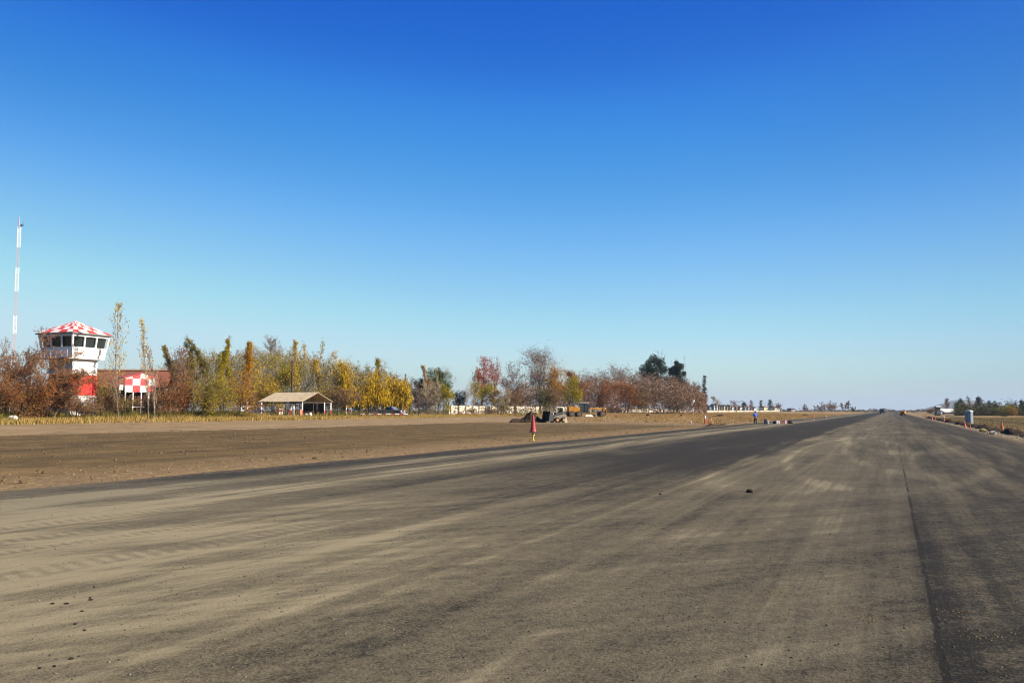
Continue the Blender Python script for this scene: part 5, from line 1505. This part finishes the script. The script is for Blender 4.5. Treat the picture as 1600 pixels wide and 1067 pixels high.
for s in (-1, 1):
    mb.cyl((.9, s * .4, 2.25), (1.2, s * .75, 1.0), .06, n=8); mb.cyl((.9, s * .4, 2.25), (1.0, s * .45, 2.5), .09, n=8)
mb.box((.95, 0, 2.1), (.3, 1.0, .25))
mb.build('lift_cylinders', cab_m, gd)
MB().cyl((-3.0, .3, 2.3), (-3.0, .3, 3.0), .06, n=8).build('exhaust', steel, gd)
gw = pm('grader_rim', (.12, .075, .04), .7, 0, .3)
for x_ in (-3.5, -1.75, 3.7):
    for s in (-1, 1):
        wheel(gd, x_, s * 1.02, .68, .42, gw, dusty)

# ---- skid loader, bucket towards the camera and the left
ld = thing('skid_loader', 'small loader with raised black bucket facing left beside the dirt pile', 'loader', gpt(871, 131), YAW - 148)
blk = pm('machine_black', (.018, .018, .018), .6, 0, .3)
MB().prism([(-1.3, .45), (-1.35, 1.15), (-.95, 1.3), (.75, 1.15), (1.05, .75), (1.0, .42)], 'y', -.48, .48).build('body', pm('loader_dirty_white', (.15, .125, .09), .6, 0, .4, 3), ld, bevel=.04)
mb = MB()
for x_, y_, xt in ((.55, -.45, .35), (.55, .45, .35), (-.75, -.45, -.7), (-.75, .45, -.7)):
    mb.box(((x_ + xt) / 2, y_, 1.72), (.09, .09, 1.15), ry=0)
mb.build('cab_frame', pm('cab_white', (.55, .52, .45), .5), ld)
MB().box((-.15, 0, 2.34), (1.35, 1.05, .1)).build('cab_roof', pm('cab_white', (.55, .52, .45), .5), ld, bevel=.02)
MB().box((-.78, 0, 1.75), (.05, .82, .95)).build('rear_window', pm('pale_pane', (.2, .23, .21), .2), ld)
mb = MB(); mb.box((-.35, 0, 1.35), (.45, .5, .12)); mb.box((-.55, 0, 1.65), (.1, .5, .55)); mb.build('seat', blk, ld)
for s in (-1, 1):
    mb = MB()
    mb.prism([(-1.3, 1.5), (-1.3, 1.75), (.6, 1.45), (1.5, .75), (1.45, .5), (.5, 1.2)], 'y', s * .62 - .07, s * .62 + .07)
    mb.build('lift_arm', blk, ld, bevel=.01)
    for x_ in (-.65, .55):
        wheel(ld, x_, s * .68, .42, .30, yel)
mb = MB()
pr = [(1.45, .25), (1.4, .8), (1.55, 1.35), (2.0, 1.75), (2.06, 1.72), (1.68, 1.3), (1.55, .8), (1.62, .38), (2.3, .28), (2.3, .2)]
mb.prism(pr, 'y', -.95, .95)
for s in (-1, 1):
    mb.prism([(1.45, .25), (1.4, .8), (1.55, 1.35), (2.0, 1.75), (2.3, .2)], 'y', s * .95 - .02, s * .95 + .02)
mb.build('bucket', blk, ld)
for s in (-1, 1):
    MB().box((-1.37, s * .34, 1.0), (.05, .14, .1)).build('tail_light', redp, ld)

# ---- pale slab leaning by the loader
o = MB().prism([(-.22, 0), (.22, 0), (.08, .85), (-.08, .85)], 'y', -.05, .05).build('marker_board', pm('board_pale', (.7, .64, .5), .7))
p = gpt(884.5, 129.3); o.location = p; o.rotation_euler = (R(-8), 0, R(YAW))
tag(o, 'small pale triangular board standing right of the loader wheel', 'board')

# ---- dirt pile
def pile(label, px, d, w, dep, h, seed, name='dirt_pile', prof=None):
    p0 = gpt(px, d)
    rng = np.random.default_rng(seed)
    n = 44
    u = np.linspace(-1, 1, n); U_, V_ = np.meshgrid(u, np.linspace(-1, 1, 26))
    hx = np.interp(U_, *zip(*prof))
    base = np.clip(1 - V_ ** 2, 0, 1) ** .8
    z = h * hx * base
    z = z * (1 + rng.normal(0, .10, z.shape)) + (hx * base > .05) * rng.normal(0, .05, z.shape)
    z[0] = z[-1] = -.06; z[:, 0] = z[:, -1] = -.06
    x = U_ * w / 2 + rng.normal(0, .03, U_.shape); y = V_ * dep / 2 + rng.normal(0, .03, U_.shape)
    ii = np.arange(x.size).reshape(x.shape)
    f = np.stack([ii[:-1, :-1], ii[:-1, 1:], ii[1:, 1:], ii[1:, :-1]], -1).reshape(-1, 4)
    o = link(name, np_mesh(name, np.stack([x, y, z], -1).reshape(-1, 3), f, 4), m_soil)
    o.location = p0; o.rotation_euler = (0, 0, R(YAW))
    return tag(o, label, 'dirt pile')
pile('dark heap of dug soil between the cone and the loader', 825, 131, 5.8, 3.0, 1.55, 21, prof=[(-1, 0), (-.85, .3), (-.6, .36), (-.4, .3), (-.2, .5), (0, .85), (.12, 1), (.3, .85), (.5, .5), (.75, .3), (1, 0)])
pile('low dark earth mound on the field behind the two striped markers', 1121, 235, 3.4, 2, .5, 22, prof=[(-1, 0), (-.3, .4), (.4, 1), (.8, .8), (1, 0)])
pile('small dark earth mound out in the far field', 1259, 300, 3.6, 2, .6, 23, prof=[(-1, 0), (-.2, 1), (.5, .5), (1, 0)])

# ---- yellow dump truck and dark truck far down the runway
def dump_truck(name, label, px, d, bodycol, cabcol, rz, sc_=1.0):
    t = thing(name, label, 'truck', gpt(px, d), rz)
    t.location.z = .06
    MB().prism([(-1.9, 1.15), (-2.1, 2.35), (1.0, 2.45), (1.0, 1.1)], 'y', -1.1, 1.1).build('dump_body', bodycol, t, bevel=.04)
    MB().prism([(1.1, .8), (1.1, 2.35), (2.1, 2.35), (2.5, 1.6), (2.55, .8)], 'y', -1.05, 1.05).build('cab', cabcol, t, bevel=.04)
    MB().box((2.35, 0, 1.95), (.06, 1.7, .6), ry=-28).build('windshield', glass, t)
    MB().box((-.2, 0, .85), (4.4, .8, .3)).build('chassis', steel, t)
    for s in (-1, 1):
        for x_ in (-1.4, -.4, 1.75):
            wheel(t, x_, s * .88, .48, .35, steel)
        MB().box((-2.05, s * .8, 1.02), (.06, .3, .14)).build('tail_light', redp, t)
    t.scale = (sc_,) * 3
    return t
dump_truck('dump_truck', 'small yellow dump truck far down the runway on the right', 1411, 300, yel, yel, 78, .66)
dump_truck('dark_truck', 'dark grey truck far down the middle of the runway', 1378.5, 470, pm('truck_slate', (.10, .12, .15), .6), pm('truck_slate2', (.08, .09, .12), .5), 88, 1.15)

# ================================================================== CONES AND MARKERS
cone_m = pm('cone_red', (.40, .03, .032), .45, 0, .25, 3)
cone_o = pm('cone_orange', (.78, .16, .06), .45, 0, .25, 3)
def cone(label, p, h, mat, base_m=None, lean=(0, 0), sleeve=False):
    t = thing('traffic_cone', label, 'cone', p, YAW, 'traffic cones')
    t.rotation_euler = (R(lean[0]), R(lean[1]), R(YAW))
    r = h * .19
    MB().lathe([(r * 1.02, .03), (r, .05), (r * .86, h * .16), (r * .24, h * .97), (r * .2, h), (r * .12, h)], 18).build('cone_body', mat, t, smooth=False)
    MB().box((0, 0, .018), (r * 2.7, r * 2.7, .036)).build('base', base_m or mat, t, bevel=.01)
    if sleeve:
        MB().lathe([(r * .66, h * .42), (r * .68, h * .42), (r * .44, h * .70), (r * .42, h * .70)], 18).build('sleeve', white, t)
    return t

# cone standing on the yellow edge light stub
ep = at(833, 688.5, 52.5); ep.z = float(terrain(ep.x, ep.y))
st = thing('edge_light_stub', 'yellow runway light stub holding up the near red cone', 'light stub', ep, YAW)
ypt = pm('light_yellow', (.62, .45, .06), .5, 0, .3)
MB().lathe([(.10, 0), (.10, .04), (.05, .06), (.045, .3), (.10, .32), (.10, .40), (.06, .44)], 12).build('stem', ypt, st)
MB().lathe([(.055, .44), (.06, .48), (.045, .52)], 12).build('lens', lampm, st)
cone('large red cone propped on the yellow stub left of the runway', ep + Vector((0, 0, .515)), 1.06, cone_m, pm('cone_base_black', (.05, .03, .03), .8))
cone('orange cone on the right verge, nearest to the right photo edge', at(1566, 672, 78) * 1, .82, cone_o)
cone('reddish orange cone leaning at the left side of the portable toilet', gpt(1507, 93), .72, cone_o, None, (0, -6))
for t_ in ():
    pass
def snap(o):
    o.location.z = float(terrain(o.location.x, o.location.y))
snap([o for o in bpy.data.objects if o.get('label', '').startswith('orange cone on the right verge')][0])
cone('small orange cone in front of the portable toilet', gpt(1515, 86), .42, cone_o)
cone('far orange cone on the right verge near the hangar', gpt(1456, 165), .75, cone_o)
cone('faint orange cone on the verge beside the far orange one', gpt(1461, 172), .55, cone_o)
# tubular markers
def tube(label, px, d, h, px_cols, group='tubular lane markers', r=.09):
    t = thing('lane_marker', label, 'marker', gpt(px, d), YAW, group)
    mm = stripes('tube_' + str(int(px)), px_cols[0], px_cols[1], 'Z', h * 1.0 if len(px_cols) < 3 else px_cols[2], 0)
    MB().lathe([(r, .05), (r * .95, h * .95), (r * .6, h), (r * .3, h)], 14).build('tube', mm, t)
    MB().lathe([(r * 2.2, 0), (r * 2.2, .04), (r * 1.1, .08)], 14).build('base', pm('marker_base', (.25, .04, .035), .7), t)
    return t
RD, WH, ORG = (.55, .035, .03), (.82, .8, .78), (.65, .14, .05)
tube('tall red lane marker with white top at the left runway edge', 1101.5, 117, 1.12, (RD, WH, 1.5), r=.11)
tube('shorter red and white lane marker beside the tall one', 1111, 117, .75, (RD, (.7, .3, .25), 1.0), r=.075)
tube('white and orange marker tube on the far right verge', 1474, 140, 1.0, (ORG, WH, 1.4), r=.1)
tube('small orange marker tube on the far left runway edge', 1272, 205, .75, (ORG, (.7, .35, .2), 1.0), r=.09)
tube('tiny pale marker tube farther along the left runway edge', 1291, 235, .5, ((.7, .5, .4), WH, .6), r=.1)
o = MB().box((0, 0, .15), (.22, .16, .34), top=(.7, .7)).build('marker_stone', white); o.location = gpt(1079.5, 126)
tag(o, 'tiny white painted marker stone in the field below the windsock', 'marker')
o = MB().box((0, 0, .2), (.9, .5, .45), top=(.85, .8)).build('block', pm('block_dark_red', (.10, .04, .03), .8)); o.location = gpt(1012, 215)
tag(o, 'dark reddish block lying in the field right of the grader', 'block')
o = MB().box((0, 0, .2), (.5, .45, .5), top=(.8, .8)).build('block', pm('block_dark_red', (.10, .04, .03), .8)); o.location = gpt(1064.5, 225)
tag(o, 'small dark block in the field left of the windsock', 'block')

# ---- windsock
wsd = 330
ws = thing('windsock', 'limp white windsock on a white mast in the dry field', 'windsock', gpt(1083, wsd), YAW)
hh = zat(624, wsd) - ws.location.z
MB().cyl((0, 0, 0), (0, 0, hh * .42), .16, .14, 8).build('mast_base', white, ws)
MB().cyl((0, 0, hh * .42), (0, 0, hh), .06, .05, 8).build('mast', pm('mast_grey', (.4, .38, .35), .6), ws)
mb = MB()
pts = [(Vector((.2, 0, hh - .15)), .55), (Vector((.05, 0, hh - .8)), .5), (Vector((-.35, 0, hh - 1.6)), .42), (Vector((-.7, .05, hh - 2.3)), .3)]
for (p, r0_), (q, r1_) in zip(pts[:-1], pts[1:]):
    mb.cyl(p, q, r0_, r1_, 12, cap=True)
mb.build('sock', white, ws)

# ---- portable toilet
pt = thing('portable_toilet', 'blue grey portable toilet with pale domed roof on the right verge', 'portable toilet', gpt(1513.5, 136), YAW - 50)
tm = pm('toilet_blue', (.20, .265, .30), .5, 0, .2, 1.5)
MB().box((0, 0, .06), (1.15, 1.15, .12)).build('skid', steel, pt)
mb = MB(); mb.prism([(-.55, -.5), (-.5, -.55), (.5, -.55), (.55, -.5), (.55, .5), (.5, .55), (-.5, .55), (-.55, .5)], 'z', .12, 2.0)
mb.build('cabin', tm, pt)
mb = MB()
for x_ in (-.45, -.15, .15, .45):
    mb.box((x_, -.565, 1.05), (.07, .03, 1.7)); mb.box((x_, .565, 1.05), (.07, .03, 1.7))
    mb.box((.565, x_, 1.05), (.03, .07, 1.7))
mb.build('rib', pm('toilet_rib', (.34, .44, .5), .5), pt)
o = MB().box((-.575, 0, 1.05), (.04, .74, 1.7)).build('door', pm('toilet_door', (.20, .30, .38), .5), pt, bevel=.01)
MB().box((-.605, -.28, 1.05), (.03, .05, .14)).build('handle', pm('toilet_rib', (.34, .44, .5), .5), o)
prf = [(-.62, 2.0), (.62, 2.0), (.6, 2.1), (.4, 2.2), (0, 2.25), (-.4, 2.2), (-.6, 2.1)]
MB().prism(prf, 'y', -.62, .62).build('roof', pm('toilet_roof', (.72, .72, .68), .5), pt, bevel=.02)
MB().cyl((.35, .4, 2.1), (.35, .4, 2.45), .05, n=8).build('vent_pipe', steel, pt)

pt.scale = (.82, .82, 1)
# ---- person seen from behind
def skin_obj(name, chain, mat, parent, sub=2):
    """chain: {key: (pos, radius, parent key)}; first key is the root"""
    keys = list(chain)
    me = bpy.data.meshes.new(name)
    me.from_pydata([chain[k][0] for k in keys], [(keys.index(chain[k][2]), i) for i, k in enumerate(keys) if chain[k][2]], [])
    o = link(name, me, mat, parent)
    md = o.modifiers.new('skin', 'SKIN'); md.use_smooth_shade = True
    if not me.skin_vertices: me.skin_vertices.new()
    for i, k in enumerate(keys):
        r = chain[k][1]
        me.skin_vertices[0].data[i].radius = r if isinstance(r, tuple) else (r, r)
        me.skin_vertices[0].data[i].use_root = i == 0
    s = o.modifiers.new('sub', 'SUBSURF'); s.levels = s.render_levels = sub
    return o
ps = thing('person', 'person in bright blue jacket and dark trousers standing at the runway edge, back turned', 'person', gpt(1180, 111.5), YAW + 8)
ps.location.z = .03
skinm = pm('skin', (.42, .25, .17), .6, 0, .1)
ch = {'pelvis': ((0, 0, .93), (.15, .11), None), 'waist': ((0, 0, 1.08), (.13, .10), 'pelvis'), 'chest': ((0, .01, 1.30), (.16, .11), 'waist'), 'neck0': ((0, .02, 1.45), .065, 'chest'),
      'neck': ((0, .03, 1.51), .055, 'neck0'), 'chin': ((0, .05, 1.56), (.07, .075), 'neck'), 'head': ((0, .045, 1.64), (.078, .095), 'chin'), 'crown': ((0, .03, 1.70), (.06, .07), 'head')}
for s, n in ((-1, 'l'), (1, 'r')):
    ch['sh' + n] = ((s * .19, 0, 1.40), .065, 'chest')
    ch['el' + n] = ((s * .27, -.03, 1.13), .045, 'sh' + n)
    ch['wr' + n] = ((s * .18, .20, 1.08), .032, 'el' + n)
    ch['pa' + n] = ((s * .14, .27, 1.09), (.04, .02), 'wr' + n)
    for f_ in range(4):
        ch['f%d%s' % (f_, n)] = ((s * (.11 - .012 * f_), .32 + .01 * (f_ in (1, 2)), 1.115 - .02 * f_), .009, 'pa' + n)
        ch['g%d%s' % (f_, n)] = ((s * (.07 - .008 * f_), .335 + .01 * (f_ in (1, 2)), 1.11 - .02 * f_), .008, 'f%d%s' % (f_, n))
    ch['th' + n] = ((s * .12, .27, 1.135), .010, 'pa' + n); ch['ti' + n] = ((s * .095, .30, 1.15), .008, 'th' + n)
    ch['hip' + n] = ((s * .10, 0, .86), .09, 'pelvis'); ch['kn' + n] = ((s * .115, .02, .48), .062, 'hip' + n)
    ch['an' + n] = ((s * .125, -.02, .09), .042, 'kn' + n); ch['to' + n] = ((s * .14, .14, .05), (.04, .035), 'an' + n)
for k_ in list(ch):                        # the body stays inside its clothes
    if k_[0] not in 'fgt' or k_[:2] == 'to':
        q_ = ch[k_][1]; f_ = .86 if k_ in ('chin', 'head', 'crown') else .72
        ch[k_] = (ch[k_][0], tuple(v * f_ for v in q_) if isinstance(q_, tuple) else q_ * f_, ch[k_][2])
skin_obj('body', ch, skinm, ps)
jk = {'w': ((0, 0, .90), (.185, .145), None), 'm': ((0, 0, 1.12), (.17, .13), 'w'), 'c': ((0, .01, 1.32), (.19, .14), 'm'), 'n': ((0, .025, 1.46), .085, 'c')}
for s, n in ((-1, 'l'), (1, 'r')):
    jk['s' + n] = ((s * .2, 0, 1.40), .085, 'c'); jk['e' + n] = ((s * .285, -.03, 1.13), .068, 's' + n); jk['x' + n] = ((s * .19, .18, 1.08), .05, 'e' + n)
skin_obj('jacket', jk, pm('jacket_blue', (.02, .13, .60), .6, 0, .3, 6), ps)
tr_ = {'p': ((0, 0, .96), (.155, .12), None), 'q': ((0, 0, .88), (.16, .12), 'p')}
for s, n in ((-1, 'l'), (1, 'r')):
    tr_['h' + n] = ((s * .10, 0, .82), .118, 'q'); tr_['k' + n] = ((s * .117, .02, .48), .095, 'h' + n); tr_['a' + n] = ((s * .128, -.02, .08), .08, 'k' + n)
skin_obj('trousers', tr_, pm('trousers_navy', (.018, .02, .028), .8, 0, .3, 6), ps)
mb = MB(); mb.ball((0, .015, 1.675), (.108, .118, .105), 3, .05, 14, 9); mb.ball((0, -.045, 1.61), (.095, .07, .10), 4, .05, 12, 7)
mb.build('hair', pm('hair_black', (.012, .01, .009), .6), ps, smooth=True)
mb = MB()
for s in (-1, 1): mb.ball((s * .088, .04, 1.625), (.014, .025, .034), 1, 0, 8, 6)
mb.ball((0, .148, 1.62), (.014, .02, .02), 1, 0, 8, 6)
mb.build('ears_and_nose', skinm, ps, smooth=True)
for s in (-1, 1):
    MB().box((s * .132, .05, .05), (.1, .28, .1), top=(.8, .75)).build('shoe', pm('shoe_grey', (.18, .17, .16), .7), ps, bevel=.02)
MB().box((.02, -.142, 1.12), (.10, .012, .12)).build('back_patch', pm('patch_pale', (.45, .6, .75), .6), ps)

# ---- bags and containers on the runway edge
bg_ = thing('backpack', 'dark navy backpack standing on the runway edge right of the person', 'backpack', gpt(1196, 115), YAW)
navy = pm('pack_navy', (.02, .022, .045), .8, 0, .3)
MB().box((0, 0, .36), (.42, .34, .72), top=(.75, .7)).build('pack_body', navy, bg_, bevel=.07)
MB().box((0, -.19, .26), (.30, .1, .34)).build('front_pocket', navy, bg_, bevel=.03)
mb = MB(); mb.cyl((-.1, .2, .2), (-.1, .24, .62), .025, n=6); mb.cyl((.1, .2, .2), (.1, .24, .62), .025, n=6); mb.build('strap', steel, bg_)
o = thing('rolled_bundle', 'pale blue rolled bundle leaning on the navy backpack', 'bundle', gpt(1199.3, 115), YAW)
MB().cyl((0, 0, 0), (-.06, 0, .55), .13, .12, 12).build('roll', pm('bundle_blue', (.25, .33, .5), .7), o)
MB().cyl((.12, -.05, 0), (.06, -.05, .34), .05, .045, 10).build('bottle', pm('bundle_pink', (.65, .35, .3), .6), o)
def duffel(label, px, d):
    o = thing('duffel_bag', label, 'bag', gpt(px, d), YAW - 15, 'black bags at the runway edge')
    MB().ball((0, 0, .2), (.42, .24, .24), int(px), .06, 14, 8).build('bag_body', blk, o, smooth=True)
    mb = MB()
    for i in range(8):
        a0, a1 = math.pi * i / 8, math.pi * (i + 1) / 8
        mb.cyl((.16 * math.cos(a0), 0, .38 + .12 * math.sin(a0)), (.16 * math.cos(a1), 0, .38 + .12 * math.sin(a1)), .015, n=5)
    mb.build('handle', steel, o)
duffel('black bag left of the two white and red containers', 1211.5, 118)
duffel('black bag right of the last white and red container', 1234, 119)
def canister(label, px, d, left, right, h=.5):
    o = thing('canister', label, 'container', gpt(px, d), YAW, 'white and red containers at the runway edge')
    MB().box((-.10, 0, h / 2), (.2, .26, h)).build('pale_half', left, o, bevel=.03)
    MB().box((.106, 0, h * .46), (.2, .26, h * .92)).build('red_half', right, o, bevel=.03)
    MB().cyl((-.08, 0, h), (-.08, 0, h + .06), .05, n=10).build('cap', redp, o)
canister('slim white container beside the left black bag', 1214.6, 117.4, white, pm('can_pale', (.6, .55, .5), .5), .46)
canister('short red fronted container right of the slim white one', 1218, 117.4, white, redp, .40)
canister('white and red container next to the right black bag', 1228, 118, white, redp, .5)

# ================================================================== FAR BUILDINGS
HG = 'far houses beyond the dry field'
roof_d = pm('house_roof_dark', (.07, .055, .05), .8)
roof_b = pm('house_roof_brown', (.20, .12, .08), .8)
wcols = {'white': white, 'cream': cream, 'ochre': pm('ochre_wall', (.62, .40, .16), .8), 'orange': pm('orange_wall', (.60, .32, .17), .8), 'yellow': pm('pale_yellow_wall', (.72, .66, .38), .8), 'grey': pm('grey_wall', (.3, .28, .27), .8)}
HS = [(1108, 6, 633, 'grey', 'd', 'low grey house at the left end of the far house row'),
      (1114.5, 4.6, 630.5, 'white', 'd', 'white two storey house, leftmost of the white pair'),
      (1118.5, 4.2, 630.5, 'white', 'd', 'white two storey house with dark windows beside its twin'),
      (1121.7, 4.4, 632, 'orange', 'd', 'peach house right of the white two storey pair'),
      (1125.5, 4.4, 632, 'ochre', 'd', 'ochre yellow house in the row of far houses'),
      (1130, 4.8, 632, 'cream', 'd', 'cream house right of the ochre yellow one'),
      (1134.5, 4.6, 632.5, 'ochre', 'd', 'dark roofed brown ochre house near a pole'),
      (1138.5, 4.2, 632, 'orange', 'd', 'peach house in the middle of the house row'),
      (1143, 5, 634, 'white', 'b', 'low white house with brown roof, middle of the row'),
      (1149, 5, 634, 'orange', 'b', 'low peach house with brown roof'),
      (1155, 5, 634, 'cream', 'd', 'low cream house left of the dark round tree'),
      (1163, 4.6, 634.5, 'cream', 'b', 'low cream house below the dark round tree'),
      (1168, 4.6, 634.5, 'white', 'b', 'small white house below the grey poplars'),
      (1173, 4.6, 635, 'orange', 'd', 'small peach house right of the grey poplars'),
      (1177, 4.6, 635, 'white', 'd', 'small white house left of the slim cypress'),
      (1193, 7, 634, 'yellow', 'b', 'pale yellow house right of the slim cypress'),
      (1211, 10, 635, 'cream', 'b', 'long cream house left of the round plum tree'),
      (1236, 8, 637.5, 'grey', 'd', 'low grey house right of the round plum tree')]
for px, w, top, wc, rc, lab in HS:
    d = 860
    p = gpt(px, d); p.z = .3
    o = thing('house', lab, 'house', p, YAW + 26 + ((px * 13) % 17), HG)
    Wm, Hm = w * M_PX(d), zat(top, d) - p.z
    Hw = Hm * .78
    MB().box((0, 0, Hw / 2), (Wm, 6, Hw)).build('wall', wcols[wc], o)
    MB().prism([(-3.5, Hw), (0, Hm), (3.5, Hw), (3.5, Hw - .2), (-3.5, Hw - .2)], 'x', -Wm / 2 - .3, Wm / 2 + .3).build('roof', roof_d if rc == 'd' else roof_b, o)
    rows = (.28, .68) if top < 632 else (.5,)
    for rz_ in rows:
        for x_ in (-Wm * .22, Wm * .22):
            MB().box((x_, -3.02, Hw * rz_), (Wm * .18, .06, Hw * (.18 if len(rows) > 1 else .3))).build('window', glass, o)

# hangar and little tower on the right
hg = thing('hangar', 'distant hangar with long white roof on the right', 'hangar', gpt(1480, 560), YAW + 6)
hgz = lambda py: zat(py, 560) - hg.location.z
Wm = 27 * M_PX(560)
MB().box((0, 0, hgz(644) / 2), (Wm, 12, hgz(644))).build('wall', pm('hangar_wall', (.34, .31, .28), .8), hg)
MB().prism([(-6.6, hgz(643.4)), (0, hgz(638.6)), (6.6, hgz(643.4)), (6.6, hgz(644)), (-6.6, hgz(644))], 'x', -Wm / 2 - .5, Wm / 2 + .5).build('roof', pm('hangar_roof', (.74, .70, .60), .7), hg)
MB().box((0, -6.05, hgz(646)), (Wm * .8, .08, .9)).build('door', pm('hangar_door', (.2, .19, .18), .7), hg)
ct = thing('small_control_tower', 'tiny white topped control tower beside the distant hangar', 'tower', gpt(1465, 545), YAW)
ctz = lambda py: zat(py, 545) - ct.location.z
MB().box((0, 0, ctz(640) / 2), (2.0, 2.0, ctz(640))).build('shaft', pm('tower_green', (.06, .075, .065), .7), ct)
MB().box((0, 0, (ctz(640) + ctz(635.6)) / 2), (2.3, 2.3, ctz(635.6) - ctz(640)), top=(1.2, 1.2)).build('cab', glass, ct)
MB().box((0, 0, ctz(635)), (3.2, 3.2, .5), top=(.8, .8)).build('roof', white, ct)
tl = thing('flat_trailer', 'low dark trailer with a white drum on its right end, before the hangar', 'trailer', gpt(1465, 400), YAW)
MB().box((0, 0, .75), (4.4, 1.8, .22)).build('deck', blk, tl)
for s in (-1, 1):
    wheel(tl, -.6, s * .8, .36, .22, steel); wheel(tl, .6, s * .8, .36, .22, steel)
MB().cyl((1.5, 0, .86), (1.5, 0, 1.75), .5, n=14).build('drum', white, tl)

# low far scrub that reads as one dark line along the horizon
rng = np.random.default_rng(77)
n = 5200
px = rng.uniform(1100, 1650, n); dd = rng.uniform(950, 1500, n)
pts = np.array([tuple(at(p, 641, d_)) for p, d_ in zip(px, dd)])
pts[:, 2] = rng.uniform(0, 1, n) ** 1.6 * (2.0 + 2.2 * np.abs(np.sin(px * .13) * np.sin(px * .037 + 1)))
v, f = leaf_quads(rng, pts, 1.5, 1.2)
v[:, 2] = np.maximum(v[:, 2], .01)
tag(link('far_scrub', np_mesh('far_scrub', v, f, 4), leafmat('scrub', [(.08, .065, .045), (.13, .10, .06), (.06, .06, .035), (.17, .12, .08)])), 'low brownish scrub along the far horizon beyond the runway end', 'scrub', None, 'stuff')

# ================================================================== HAZE
hm = bpy.data.materials.new('haze_air'); hm.use_nodes = True
nt = hm.node_tree; nt.nodes.clear()
pv = nt.nodes.new('ShaderNodeVolumePrincipled'); out = nt.nodes.new('ShaderNodeOutputMaterial')
pv.inputs['Color'].default_value = (.43, .57, .75, 1)
pv.inputs['Density'].default_value = 8.0e-5
pv.inputs['Anisotropy'].default_value = .1
nt.links.new(pv.outputs[0], out.inputs['Volume'])
hz_top = 150
hb = MB().box((0, 0, (hz_top - 1.8) / 2), (25000, 25000, hz_top + 1.8)).build('haze', hm)
tag(hb, 'thin pale blue haze filling the air over the whole airfield', 'haze', None, 'stuff')
